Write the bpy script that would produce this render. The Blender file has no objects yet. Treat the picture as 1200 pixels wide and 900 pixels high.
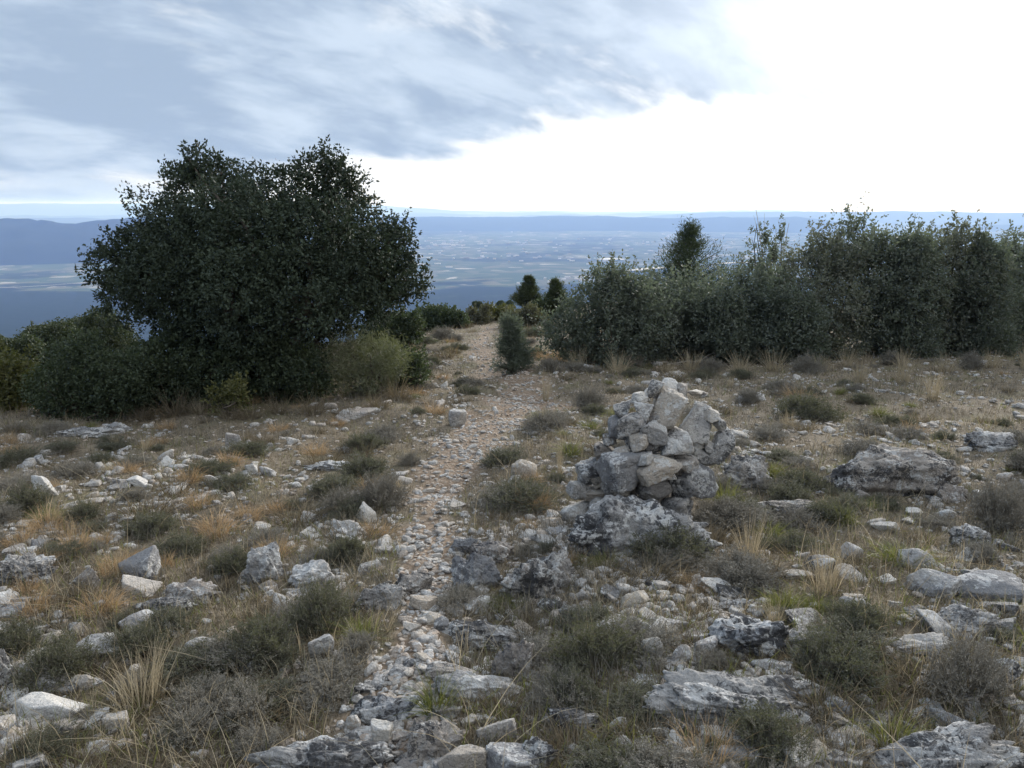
import bpy, bmesh, math, random
import numpy as np
from mathutils import Vector, Matrix, Euler

rng = np.random.default_rng(11)
random.seed(11)
scn = bpy.context.scene
COL = scn.collection
R = math.radians

# ------------------------------------------------------------------ camera, sky, sun, exposure
EYE = 1.6
PITCH = R(12.6)
FPX = 942.0
cd = bpy.data.cameras.new('camera')
cd.sensor_width = 36.0
cd.lens = 36.0 * FPX / 1200.0
cd.clip_start = 0.05
cd.clip_end = 200000.0
cam = bpy.data.objects.new('camera', cd)
COL.objects.link(cam)
cam.location = (0, 0, EYE)
cam.rotation_euler = (R(90) - PITCH, 0, 0)
scn.camera = cam

SUN_AZ, SUN_EL = R(27), R(18)
sun_dir = Vector((math.sin(SUN_AZ) * math.cos(SUN_EL), math.cos(SUN_AZ) * math.cos(SUN_EL), math.sin(SUN_EL)))
sl = bpy.data.lights.new('sun', 'SUN')
sl.energy = 3.2
sl.angle = R(6)
sl.color = (1.0, 0.95, 0.89)
sun = bpy.data.objects.new('sun', sl)
COL.objects.link(sun)
sun.rotation_euler = (-sun_dir).to_track_quat('-Z', 'Y').to_euler()

scn.view_settings.view_transform = 'Standard'
scn.view_settings.look = 'None'
scn.view_settings.gamma = 1.0
scn.view_settings.use_curve_mapping = False
scn.view_settings.exposure = 0.8
scn.cycles.max_bounces = 5
scn.cycles.diffuse_bounces = 3
scn.cycles.glossy_bounces = 2
scn.cycles.transmission_bounces = 3
scn.cycles.volume_bounces = 0
scn.cycles.use_denoising = True
scn.cycles.caustics_reflective = False
scn.cycles.caustics_refractive = False


class NT:
    """small helper to write node trees"""
    def __init__(self, nt):
        self.nt = nt
        nt.nodes.clear()
    def n(self, typ, **kw):
        nd = self.nt.nodes.new(typ)
        for k, v in kw.items():
            setattr(nd, k, v)
        return nd
    def put(self, sock, v):
        if v is None:
            return
        if isinstance(v, bpy.types.NodeSocket):
            self.nt.links.new(v, sock)
        elif isinstance(v, (tuple, list)) and len(v) == 3 and sock.type == 'RGBA':
            sock.default_value = (*v, 1)
        else:
            sock.default_value = v
    def math(self, op, a, b=None, c=None, clamp=False):
        nd = self.n('ShaderNodeMath', operation=op, use_clamp=clamp)
        self.put(nd.inputs[0], a); self.put(nd.inputs[1], b)
        if c is not None: self.put(nd.inputs[2], c)
        return nd.outputs[0]
    def vmath(self, op, a, b=None, out=0):
        nd = self.n('ShaderNodeVectorMath', operation=op)
        self.put(nd.inputs[0], a)
        if b is not None: self.put(nd.inputs[1], b)
        return nd.outputs[out]
    def comb(self, x, y, z):
        nd = self.n('ShaderNodeCombineXYZ')
        self.put(nd.inputs[0], x); self.put(nd.inputs[1], y); self.put(nd.inputs[2], z)
        return nd.outputs[0]
    def noise(self, vec, scale, detail=4, rough=0.55, dist=0.0, lac=2.0, col=False):
        nd = self.n('ShaderNodeTexNoise')
        self.put(nd.inputs['Vector'], vec)
        nd.inputs['Scale'].default_value = scale
        nd.inputs['Detail'].default_value = detail
        nd.inputs['Roughness'].default_value = rough
        nd.inputs['Distortion'].default_value = dist
        nd.inputs['Lacunarity'].default_value = lac
        return nd.outputs[1 if col else 0]
    def ramp(self, v, a, b, lo=0.0, hi=1.0):
        nd = self.n('ShaderNodeMapRange', interpolation_type='SMOOTHSTEP')
        self.put(nd.inputs[0], v)
        nd.inputs[1].default_value = a; nd.inputs[2].default_value = b
        nd.inputs[3].default_value = lo; nd.inputs[4].default_value = hi
        return nd.outputs[0]
    def mix(self, f, a, b, mode='MIX'):
        nd = self.n('ShaderNodeMix', data_type='RGBA', blend_type=mode)
        self.put(nd.inputs[0], f); self.put(nd.inputs[6], a); self.put(nd.inputs[7], b)
        return nd.outputs[2]


world = bpy.data.worlds.new('World')
scn.world = world
world.use_nodes = True
W = NT(world.node_tree)
tc = W.n('ShaderNodeTexCoord')
D = tc.outputs['Generated']
sep = W.n('ShaderNodeSeparateXYZ')
W.put(sep.inputs[0], D)
dx, dy, dz = sep.outputs
sky = W.n('ShaderNodeTexSky', sky_type='NISHITA')
sky.sun_disc = False
sky.sun_elevation = SUN_EL
sky.sun_rotation = SUN_AZ
sky.altitude = 600
sky.dust_density = 2.0
zc = W.math('MAXIMUM', dz, 0.0)
den = W.math('ADD', zc, 0.42)
px_ = W.math('DIVIDE', dx, den)
py_ = W.math('DIVIDE', dy, den)
# the cloud layer is rotated a little so its streets run slantwise
al = W.math('ADD', W.math('MULTIPLY', px_, 0.80), W.math('MULTIPLY', py_, 0.60))
ac = W.math('SUBTRACT', W.math('MULTIPLY', py_, 0.80), W.math('MULTIPLY', px_, 0.60))
P1 = W.comb(W.math('MULTIPLY', al, 1.9), W.math('MULTIPLY', ac, 3.4), 3.7)
n_big = W.noise(P1, 0.7, 3, 0.5, 0.2)
n_det = W.noise(P1, 1.7, 9, 0.58, 0.2)
dens = W.math('ADD', W.math('MULTIPLY', n_big, 0.50), W.math('MULTIPLY', n_det, 0.66))
# where the bank hangs: thick high on the left, none about the sun and low on the right
ax = W.math('DIVIDE', dx, W.math('MAXIMUM', dy, 0.05))
bias_r = W.ramp(W.math('ADD', ax, W.math('MULTIPLY', W.math('SUBTRACT', n_det, 0.5), 0.35)), 0.54, 0.76, 0.08, -0.50)
lowr = W.ramp(W.math('SUBTRACT', zc, W.math('MULTIPLY', W.math('MAXIMUM', W.math('ADD', ax, 0.30), 0.0), 0.10)), -0.005, 0.085, 1.0, 0.0)
low = W.math('SUBTRACT', 0.05, W.math('MULTIPLY', lowr, W.ramp(ax, -0.42, -0.12, 0.13, 0.44)))
dens = W.math('ADD', W.math('ADD', dens, bias_r), low)
cover = W.ramp(dens, 0.46, 0.655)
thin = W.ramp(dens, 0.22, 0.50)
sd = W.vmath('DOT_PRODUCT', D, tuple(sun_dir), out=1)
ang = W.math('ARCCOSINE', W.math('MINIMUM', sd, 1.0))
glow = W.math('EXPONENT', W.math('MULTIPLY', W.math('POWER', W.math('DIVIDE', ang, 0.18), 1.5), -1.0))
shade_n = W.noise(P1, 2.0, 7, 0.55, 0.2)
grey = W.mix(W.ramp(shade_n, 0.36, 0.68), (2.2, 2.85, 3.8), (3.7, 4.4, 5.3))
white = W.mix(W.ramp(ax, -0.6, 0.2), (5.2, 5.5, 5.8), (7.4, 7.5, 7.5))
base = W.mix(W.math('MULTIPLY', thin, 0.55), W.mix(W.ramp(zc, 0.0, 0.35, 1.0, 0.75), sky.outputs[0], white), white)
col = W.mix(W.math('MULTIPLY', cover, 0.97), base, grey)
col = W.vmath('MULTIPLY', col, W.comb(*[W.ramp(zc, 0.28, 0.65, 1.0, 1.7)] * 3))      # sky overhead, out of view, brightened to add fill light
gl = W.math('MULTIPLY', glow, 10.0)
glc = W.vmath('MULTIPLY', W.comb(gl, gl, gl), (1.0, 0.985, 0.95))
col = W.vmath('ADD', col, glc)
bg = W.n('ShaderNodeBackground')
W.put(bg.inputs[0], col)
bg.inputs[1].default_value = 0.1
wo = W.n('ShaderNodeOutputWorld')
W.put(wo.inputs[0], bg.outputs[0])
world.cycles.sampling_method = 'MANUAL'
world.cycles.sample_map_resolution = 1024

# ------------------------------------------------------------------ numpy noise
_perm = np.random.default_rng(5).permutation(256).astype(np.int64)
_perm = np.concatenate([_perm, _perm, _perm])
_g = np.random.default_rng(6).normal(size=(256, 3))
_g /= np.linalg.norm(_g, axis=1)[:, None]


def pnoise(p):
    p = np.asarray(p, dtype=np.float64)
    i = np.floor(p).astype(np.int64)
    f = p - i
    i &= 255
    u = f * f * f * (f * (f * 6 - 15) + 10)
    out = 0
    for a in (0, 1):
        for b in (0, 1):
            for c in (0, 1):
                h = _perm[_perm[_perm[i[:, 0] + a] + i[:, 1] + b] + i[:, 2] + c]
                d = f - np.array([a, b, c])
                g = (_g[h] * d).sum(1)
                w = (u[:, 0] if a else 1 - u[:, 0]) * (u[:, 1] if b else 1 - u[:, 1]) * (u[:, 2] if c else 1 - u[:, 2])
                out = out + w * g
    return out * 1.5


def fbm(p, octv=4, gain=0.5):
    p = np.asarray(p, dtype=np.float64)
    s, a = 0, 1.0
    for k in range(octv):
        s = s + a * pnoise(p + 17.3 * k)
        p = p * 2.03
        a *= gain
    return s


def ridged(p, octv=4):
    p = np.asarray(p, dtype=np.float64)
    s, a = 0, 0.5
    for k in range(octv):
        s = s + a * (1 - np.abs(pnoise(p + 9.1 * k)) * 2)
        p = p * 2.1
        a *= 0.5
    return s


# ------------------------------------------------------------------ terrain function
FLOOR = -500.0


def h_smooth(x, y):
    x = np.asarray(x, float); y = np.asarray(y, float)
    z = -0.072 * np.clip(y, -40, 4000)
    r = np.hypot(x, y)
    s = np.clip(r - 25, 0, 110)
    z = z - 0.002 * s * s - 0.44 * np.clip(r - 135, 0, None)
    u = np.clip((-x - 2.0) + 0.3 * (y - 8), 0, 14) * np.clip((y - 5) / 6, 0, 1)
    z = z - 0.011 * u * u
    return np.maximum(z, FLOOR - 12)


def h_ground(x, y):
    x = np.asarray(x, float); y = np.asarray(y, float)
    sh = x.shape
    xf, yf = x.ravel(), y.ravel()
    r = np.hypot(xf, yf)
    fade = np.clip((r - 1.0) / 1.5, 0, 1)
    p = np.stack([xf, yf, np.zeros_like(xf)], 1)
    n = 0.11 * pnoise(p * 0.42 + 3.1) + 0.05 * fbm(p * 1.5, 3) * (r < 90) + 0.5 * pnoise(p * 0.07) * np.clip((r - 18) / 20, 0, 1)
    n = n + 6 * fbm(p * 0.01, 3) * np.clip((r - 120) / 200, 0, 1)
    return (h_smooth(xf, yf) + n * fade).reshape(sh)


CP, SP = math.cos(PITCH), math.sin(PITCH)


def ray(px, py):
    a, b = (px - 600) / FPX, (450 - py) / FPX
    return np.array([a, CP + b * SP, b * CP - SP])          # depth 1 along the view axis


def at(px, py):
    """the point of the ground seen at a place of the photograph"""
    d = ray(px, py)
    t = np.concatenate([np.linspace(1.2, 30, 3000), np.linspace(30.1, 120, 900)])
    X = d[None, :] * t[:, None]
    below = (EYE + X[:, 2]) < h_ground(X[:, 0], X[:, 1])
    k = int(np.argmax(below)) if below.any() else len(t) - 1
    q = X[k]
    return np.array([q[0], q[1], float(h_ground(q[0:1], q[1:2])[0])]), t[k]


def depth_of(x, y, z):
    return y * CP - (z - EYE) * SP


def project(x, y, z):
    zz = z - EYE
    d = y * CP - zz * SP
    return 600 + FPX * x / d, 450 - FPX * (y * SP + zz * CP) / d


# ------------------------------------------------------------------ mesh helpers
def mk(name, verts, faces, mats, parent=None, attrs=None, smooth=True, matidx=None, link=True):
    """faces: list of (n,3) or (n,4) integer arrays"""
    me = bpy.data.meshes.new(name)
    verts = np.asarray(verts, np.float32)
    faces = [np.asarray(f, np.int32) for f in (faces if isinstance(faces, list) else [faces]) if len(f)]
    loops = np.concatenate([f.ravel() for f in faces])
    tot = np.concatenate([np.full(len(f), f.shape[1], np.int32) for f in faces])
    start = np.concatenate([[0], np.cumsum(tot)[:-1]]).astype(np.int32)
    me.vertices.add(len(verts)); me.vertices.foreach_set('co', verts.ravel())
    me.loops.add(len(loops)); me.loops.foreach_set('vertex_index', loops)
    me.polygons.add(len(tot)); me.polygons.foreach_set('loop_start', start)
    me.polygons.foreach_set('loop_total', tot)
    me.polygons.foreach_set('use_smooth', np.full(len(tot), smooth))
    if matidx is not None:
        me.polygons.foreach_set('material_index', np.asarray(matidx, np.int32))
    for k, v in (attrs or {}).items():
        a = me.attributes.new(k, 'FLOAT', 'POINT')
        a.data.foreach_set('value', np.asarray(v, np.float32))
    me.update(calc_edges=True)
    for m in (mats if isinstance(mats, list) else [mats]):
        me.materials.append(m)
    o = bpy.data.objects.new(name, me)
    if link:
        COL.objects.link(o)
    if parent:
        o.parent = parent
    return o


def tag(o, label=None, cat=None, group=None, kind=None):
    if label: o['label'] = label
    if cat: o['category'] = cat
    if group: o['group'] = group
    if kind: o['kind'] = kind
    return o


def empty(name, loc):
    o = bpy.data.objects.new(name, None)
    o.empty_display_size = 0.1
    COL.objects.link(o)
    o.location = loc
    return o


def copy_tree(o, parent=None):
    c = o.copy()
    COL.objects.link(c)
    c.parent = parent
    for ch in list(o.children):
        copy_tree(ch, c)
    return c


def basis(d):
    d = d / np.maximum(np.linalg.norm(d, axis=1, keepdims=True), 1e-9)
    a = np.where(np.abs(d[:, 2:3]) < 0.9, np.array([[0, 0, 1.0]]), np.array([[1.0, 0, 0]]))
    u = np.cross(a, d); u /= np.linalg.norm(u, axis=1, keepdims=True)
    v = np.cross(d, u)
    return d, u, v


def unit(n, g=rng):
    v = g.normal(size=(n, 3))
    return v / np.linalg.norm(v, axis=1, keepdims=True)


def leaf_mesh(pos, dirs, length, width, g=rng):
    """one four-cornered leaf per position, folded a little along its midrib"""
    n = len(pos)
    d, u, v = basis(dirs)
    a = g.uniform(0, 2 * np.pi, n)[:, None]
    s = u * np.cos(a) + v * np.sin(a)
    nr = np.cross(d, s)
    L = np.broadcast_to(np.asarray(length), (n,))[:, None]
    Wd = np.broadcast_to(np.asarray(width), (n,))[:, None]
    fold = g.uniform(0.05, 0.3, n)[:, None] * Wd
    V = np.stack([pos, pos + d * L * 0.5 + s * Wd * 0.5 + nr * fold, pos + d * L, pos + d * L * 0.5 - s * Wd * 0.5 + nr * fold], 1)
    F = np.arange(4 * n).reshape(n, 4)
    return V.reshape(-1, 3), F


def blades(pos, dirs, length, width, droop, g=rng, seg=3):
    """tapering, drooping grass blades"""
    n = len(pos)
    d, u, v = basis(dirs)
    a = g.uniform(0, 2 * np.pi, n)[:, None]
    s = u * np.cos(a) + v * np.sin(a)
    L = np.asarray(length)[:, None]
    Wd = np.asarray(width)[:, None]
    dr = np.asarray(droop)[:, None]
    hor = d.copy(); hor[:, 2] = 0
    hor /= np.maximum(np.linalg.norm(hor, axis=1, keepdims=True), 1e-6)
    rows = []
    for k in range(seg + 1):
        t = k / seg
        c = pos + d * L * t + (hor * 0.35 - np.array([0, 0, 1.0])) * (dr * L * t * t)
        w = Wd * (1 - t * 0.85) * 0.5
        rows.append(c + s * w); rows.append(c - s * w)
    V = np.stack(rows, 1)
    m = 2 * (seg + 1)
    b = (np.arange(n) * m)[:, None]
    F = []
    for k in range(seg):
        F.append(np.concatenate([b + 2 * k, b + 2 * k + 1, b + 2 * k + 3, b + 2 * k + 2], 1))
    F = np.stack(F, 1).reshape(-1, 4)
    return V.reshape(-1, 3), F, m


def tube(pts, rads, sides=6):
    pts = np.asarray(pts, float)
    n = len(pts)
    t = np.gradient(pts, axis=0)
    d, u, v = basis(t)
    V = []
    for k in range(sides):
        a = 2 * np.pi * k / sides
        V.append(pts + (u * math.cos(a) + v * math.sin(a)) * np.asarray(rads)[:, None])
    V = np.stack(V, 1).reshape(-1, 3)
    F = []
    for i in range(n - 1):
        for k in range(sides):
            k2 = (k + 1) % sides
            F.append((i * sides + k, i * sides + k2, (i + 1) * sides + k2, (i + 1) * sides + k))
    return V, np.array(F)


class Bag:
    def __init__(self):
        self.V, self.F, self.A, self.n = [], {3: [], 4: []}, [], 0
    def add(self, V, F, a=0.0):
        F = np.asarray(F)
        self.V.append(V); self.F[F.shape[1]].append(F + self.n); self.n += len(V)
        self.A.append(np.broadcast_to(np.asarray(a, float), (len(V),)))
    def obj(self, name, mats, parent=None, smooth=True, link=True):
        fs = [np.concatenate(self.F[k]) for k in (3, 4) if self.F[k]]
        return mk(name, np.concatenate(self.V), fs, mats, parent, {'tint': np.concatenate(self.A)}, smooth, link=link)


def wig(a, b, n, amp, g=rng):
    """a crooked line from a to b"""
    a, b = np.asarray(a, float), np.asarray(b, float)
    t = np.linspace(0, 1, n)[:, None]
    off = np.cumsum(g.normal(size=(n, 3)), axis=0) * amp
    off = off - off[0] - t * (off[-1] - off[0]) * 0.7
    return a + (b - a) * t + off


# ------------------------------------------------------------------ materials
def mat(name):
    m = bpy.data.materials.new(name)
    m.use_nodes = True
    return m, NT(m.node_tree)


def finish(N, col, rough=0.9, bump=None, bstr=0.4, bdist=0.02, spec=0.25):
    p = N.n('ShaderNodeBsdfPrincipled')
    N.put(p.inputs['Base Color'], col)
    N.put(p.inputs['Roughness'], rough)
    p.inputs['Specular IOR Level'].default_value = spec
    if bump is not None:
        b = N.n('ShaderNodeBump')
        b.inputs['Strength'].default_value = bstr
        b.inputs['Distance'].default_value = bdist
        N.put(b.inputs['Height'], bump)
        N.put(p.inputs['Normal'], b.outputs[0])
    o = N.n('ShaderNodeOutputMaterial')
    N.put(o.inputs[0], p.outputs[0])
    return p


def pos_of(N):
    return N.n('ShaderNodeNewGeometry').outputs['Position']


def attr(N, name):
    a = N.n('ShaderNodeAttribute', attribute_name=name)
    return a.outputs['Fac']


def obj_random(N):
    return N.n('ShaderNodeObjectInfo').outputs['Random']


def rock_mat(name, pale, cool, dark, dark_lo, dark_hi, warm=(0.40, 0.32, 0.24), warm_amt=0.35, use_tint=False):
    m, N = mat(name)
    rnd = attr(N, 'tint') if use_tint else obj_random(N)
    P = pos_of(N)
    if not use_tint:                                       # no two blocks carry the same grain of lichen
        P = N.vmath('MULTIPLY', P, N.comb(*[N.math('ADD', 0.65, N.math('MULTIPLY', rnd, 0.8))] * 3))
    c = N.mix(N.ramp(N.noise(P, 5.0, 5, 0.6, 0.6), 0.38, 0.62), pale, cool)
    c = N.mix(N.math('MULTIPLY', N.ramp(N.noise(P, 2.2, 4, 0.6), 0.48, 0.68), warm_amt), c, warm)
    c = N.mix(N.math('MULTIPLY', N.ramp(rnd, 0.6, 0.95), 0.35), c, warm if not use_tint else (0.42, 0.33, 0.25))
    c = N.mix(N.math('MULTIPLY', N.ramp(rnd, 0.45, 0.1), 0.30), c, cool)
    # crusts of black lichen in ragged patches, and pale grey ones
    big = N.noise(P, 3.4, 3, 0.6, 0.3)
    fine = N.noise(P, 30, 8, 0.72, 1.2)
    lich = N.math('ADD', N.math('MULTIPLY', big, 0.55), N.math('MULTIPLY', fine, 0.55))
    c = N.mix(N.math('MULTIPLY', N.ramp(lich, dark_lo, dark_hi), 0.9), c, dark)
    wl = N.math('ADD', N.math('MULTIPLY', N.noise(P, 6.5, 3, 0.5), 0.5), N.math('MULTIPLY', N.noise(P, 34, 5, 0.65, 0.5), 0.55))
    c = N.mix(N.math('MULTIPLY', N.ramp(wl, 0.56, 0.60), 0.7), c, (0.58, 0.58, 0.57))
    sp = N.noise(P, 120, 3, 0.6)
    c = N.mix(N.ramp(sp, 0.35, 0.7, 0.0, 0.30), c, dark)
    hgt = N.math('ADD', N.math('MULTIPLY', N.noise(P, 26, 8, 0.66, 0.3), 1.0), N.math('MULTIPLY', N.noise(P, 95, 4, 0.6), 0.35))
    finish(N, c, 0.92, hgt, 0.9, 0.04, 0.2)
    return m


M_OUT = rock_mat('weathered_limestone', (0.37, 0.36, 0.345), (0.22, 0.22, 0.222), (0.045, 0.045, 0.048), 0.535, 0.60, warm_amt=0.12)
M_BLACK = rock_mat('black_lichened_limestone', (0.36, 0.36, 0.35), (0.22, 0.23, 0.25), (0.025, 0.025, 0.028), 0.50, 0.56, warm_amt=0.1)
M_STONE = rock_mat('loose_limestone', (0.43, 0.41, 0.38), (0.27, 0.27, 0.275), (0.08, 0.078, 0.078), 0.595, 0.66, warm_amt=0.25)
M_WHITE = rock_mat('fresh_limestone', (0.60, 0.575, 0.53), (0.47, 0.46, 0.445), (0.12, 0.115, 0.11), 0.63, 0.72, warm_amt=0.25)
M_TAN = rock_mat('tan_limestone', (0.43, 0.385, 0.325), (0.36, 0.33, 0.295), (0.10, 0.095, 0.09), 0.62, 0.72, warm_amt=0.4)
M_BLUE = rock_mat('blue_grey_limestone', (0.25, 0.248, 0.25), (0.185, 0.187, 0.192), (0.07, 0.07, 0.078), 0.58, 0.66, warm_amt=0.1)
M_CAIRN = rock_mat('cairn_limestone', (0.44, 0.42, 0.39), (0.32, 0.315, 0.31), (0.08, 0.08, 0.082), 0.59, 0.66, warm_amt=0.2)
M_GRAV = rock_mat('path_limestone', (0.46, 0.39, 0.325), (0.33, 0.285, 0.245), (0.10, 0.09, 0.08), 0.62, 0.74, warm=(0.40, 0.28, 0.20), warm_amt=0.5, use_tint=True)
M_RUB = rock_mat('rubble_limestone', (0.46, 0.43, 0.39), (0.30, 0.295, 0.29), (0.10, 0.095, 0.09), 0.59, 0.68, warm_amt=0.35, use_tint=True)


def leaf_mat(name, ca, cb, trans=0.3, rough=0.55, tcol=None, spec=0.4):
    m, N = mat(name)
    t = attr(N, 'tint')
    c = N.mix(t, ca, cb)
    c = N.mix(N.math('MULTIPLY', obj_random(N), 0.35), c, N.mix(0.5, c, cb))
    p = N.n('ShaderNodeBsdfPrincipled')
    N.put(p.inputs['Base Color'], c)
    p.inputs['Roughness'].default_value = rough
    p.inputs['Specular IOR Level'].default_value = spec
    tr = N.n('ShaderNodeBsdfTranslucent')
    N.put(tr.inputs[0], N.mix(1.0, c, tcol or (1.5, 1.6, 0.7), 'MULTIPLY'))
    mx = N.n('ShaderNodeMixShader')
    mx.inputs[0].default_value = trans
    N.put(mx.inputs[1], p.outputs[0]); N.put(mx.inputs[2], tr.outputs[0])
    o = N.n('ShaderNodeOutputMaterial')
    N.put(o.inputs[0], mx.outputs[0])
    return m


M_OAK = leaf_mat('oak_leaves', (0.022, 0.032, 0.024), (0.040, 0.054, 0.034), 0.08, 0.65, spec=0.2)
M_SHRUB = leaf_mat('dark_shrub_leaves', (0.028, 0.040, 0.026), (0.058, 0.075, 0.042), 0.22, 0.6, spec=0.25)
M_YELLOW = leaf_mat('yellow_shrub_leaves', (0.050, 0.058, 0.022), (0.095, 0.092, 0.032), 0.3, 0.6)
M_THICKET = leaf_mat('thicket_leaves', (0.082, 0.096, 0.078), (0.130, 0.145, 0.115), 0.42, 0.5, (1.15, 1.25, 0.95))
M_RED = leaf_mat('browning_leaves', (0.084, 0.094, 0.076), (0.140, 0.144, 0.114), 0.42, 0.6, (1.15, 1.25, 0.95))
M_JUN = leaf_mat('juniper_needles', (0.070, 0.084, 0.068), (0.115, 0.130, 0.100), 0.4, 0.6, (1.15, 1.25, 0.95))
M_BROOM = leaf_mat('broom_stems', (0.075, 0.085, 0.050), (0.13, 0.135, 0.085), 0.25, 0.7)
M_THYME = leaf_mat('thyme_leaves', (0.066, 0.067, 0.050), (0.120, 0.118, 0.086), 0.2, 0.75, spec=0.2)
M_GREY = leaf_mat('dead_twigs', (0.125, 0.115, 0.094), (0.24, 0.222, 0.188), 0.1, 0.85, (1, 1, 1), 0.15)
M_STRAW = leaf_mat('dry_straw', (0.25, 0.165, 0.092), (0.41, 0.31, 0.19), 0.3, 0.7, (1.1, 1.0, 0.8), 0.2)
M_PALESTRAW = leaf_mat('pale_dead_grass', (0.24, 0.205, 0.14), (0.42, 0.37, 0.27), 0.3, 0.7, (1.1, 1.0, 0.85), 0.2)
M_GRASS = leaf_mat('green_grass', (0.062, 0.076, 0.026), (0.17, 0.165, 0.065), 0.32, 0.6)
M_COVER = leaf_mat('ground_cover', (0.062, 0.054, 0.039), (0.18, 0.148, 0.105), 0.25, 0.8, (1.2, 1.1, 0.8), 0.15)
M_DARKTREE = leaf_mat('far_tree_leaves', (0.028, 0.040, 0.020), (0.055, 0.068, 0.032), 0.2, 0.6)


def bark_mat(name, a, b):
    m, N = mat(name)
    P = pos_of(N)
    v = N.vmath('MULTIPLY', P, (1, 1, 0.25))
    n = N.noise(v, 40, 6, 0.65)
    finish(N, N.mix(n, a, b), 0.95, n, 0.6, 0.02, 0.1)
    return m


M_BARK = bark_mat('oak_bark', (0.035, 0.028, 0.022), (0.11, 0.095, 0.08))
M_DEAD = bark_mat('bleached_deadwood', (0.20, 0.18, 0.155), (0.40, 0.37, 0.33))

# ------------------------------------------------------------------ path
PATH_PX = [(440, 930, 120), (455, 880, 120), (470, 830, 95), (482, 770, 80), (492, 720, 62), (500, 670, 62), (503, 620, 68), (515, 575, 72),
           (540, 535, 82), (575, 500, 92), (612, 472, 95), (610, 448, 75), (575, 430, 46), (562, 412, 28), (566, 396, 22), (572, 384, 16)]
path_pts, path_w = [], []
for px, py, w in PATH_PX:
    q, t = at(px, py)
    path_pts.append(q[:2]); path_w.append(0.62 * w * t / FPX)
path_pts = np.array(path_pts); path_w = np.array(path_w)
_t = np.linspace(0, len(path_pts) - 1, 160)
PX = np.interp(_t, np.arange(len(path_pts)), path_pts[:, 0])
PY = np.interp(_t, np.arange(len(path_pts)), path_pts[:, 1])
PW = np.interp(_t, np.arange(len(path_pts)), path_w)


def path_mask(x, y):
    """1 on the middle of the path, 0 off it"""
    x, y = np.ravel(x), np.ravel(y)
    out = np.zeros(len(x))
    near = np.hypot(x, y) < 70
    xi, yi = x[near], y[near]
    best = np.full(len(xi), -9.0)
    for a, b, w in zip(PX, PY, PW):
        d = np.hypot(xi - a, yi - b) / w
        best = np.maximum(best, 1 - d)
    nz = 0.85 * fbm(np.stack([xi * 1.7, yi * 1.7, xi * 0], 1), 4)
    out[near] = np.clip(best * 1.3 + 0.12 + nz, 0, 1) * (best > -1.5)
    return out


# ------------------------------------------------------------------ ground
def polar(name, r, th, zf, material, attrs=None):
    RR, TT = np.meshgrid(r, th, indexing='ij')
    X, Y = RR * np.sin(TT), RR * np.cos(TT)
    Z = zf(X, Y)
    nr, nt = len(r), len(th)
    idx = np.arange(nr * nt).reshape(nr, nt)
    F = np.stack([idx[:-1, :-1], idx[:-1, 1:], idx[1:, 1:], idx[1:, :-1]], -1).reshape(-1, 4)[:, ::-1]
    V = np.stack([X, Y, Z], -1).reshape(-1, 3)
    a = {k: f(V[:, 0], V[:, 1]) for k, f in (attrs or {}).items()}
    return mk(name, V, F, material, attrs=a)


m_ground, N = mat('stony_soil')
P = pos_of(N)
soil = N.mix(N.ramp(N.noise(P, 2.6, 6, 0.65), 0.35, 0.68), (0.075, 0.060, 0.042), (0.15, 0.122, 0.09))
litter = N.mix(N.ramp(N.noise(P, 38, 6, 0.7), 0.40, 0.66), soil, (0.19, 0.158, 0.115))
green = N.mix(N.math('MULTIPLY', N.ramp(N.noise(P, 1.3, 4, 0.6), 0.5, 0.7), 0.55), litter, (0.075, 0.078, 0.035))
vo = N.n('ShaderNodeTexVoronoi'); N.put(vo.inputs['Vector'], P); vo.inputs['Scale'].default_value = 26
vd = vo.outputs['Distance']
peb = N.mix(N.ramp(vd, 0.22, 0.55), N.mix(N.noise(vo.outputs['Position'], 8, 2), (0.20, 0.15, 0.11), (0.36, 0.30, 0.245)), (0.16, 0.112, 0.078))
pa = attr(N, 'path')
c = N.mix(N.math('MULTIPLY', N.ramp(pa, 0.1, 0.9), 0.7), green, peb)
# beyond the brow the slope is holm-oak forest
Ps = N.n('ShaderNodeSeparateXYZ'); N.put(Ps.inputs[0], P)
dist = N.math('SQRT', N.math('ADD', N.math('POWER', Ps.outputs[0], 2.0), N.math('POWER', Ps.outputs[1], 2.0)))
wood = N.mix(N.noise(P, 0.12, 5, 0.7), (0.020, 0.030, 0.016), (0.055, 0.066, 0.032))
c = N.mix(N.math('MAXIMUM', N.ramp(dist, 45, 110), N.ramp(Ps.outputs[2], -3.4, -5.5)), c, wood)
hg = N.math('ADD', N.noise(P, 24, 7, 0.68), N.math('MULTIPLY', N.math('SUBTRACT', 1.0, vd), N.math('MULTIPLY', pa, 0.5)))
finish(N, c, 0.95, hg, 0.7, 0.03, 0.15)

rr = np.concatenate([[0.02, 0.4, 0.8], np.geomspace(1.1, 60, 430), np.geomspace(62, 1500, 110)])
th = np.concatenate([np.linspace(R(-180), R(-62), 50), np.linspace(R(-61.5), R(61.5), 420), np.linspace(R(62), R(180), 50)])
ground = polar('ground', rr, th, h_ground, m_ground, {'path': path_mask})
tag(ground, 'stony brown hilltop ground sloping away with a worn path', 'ground', kind='structure')

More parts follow.
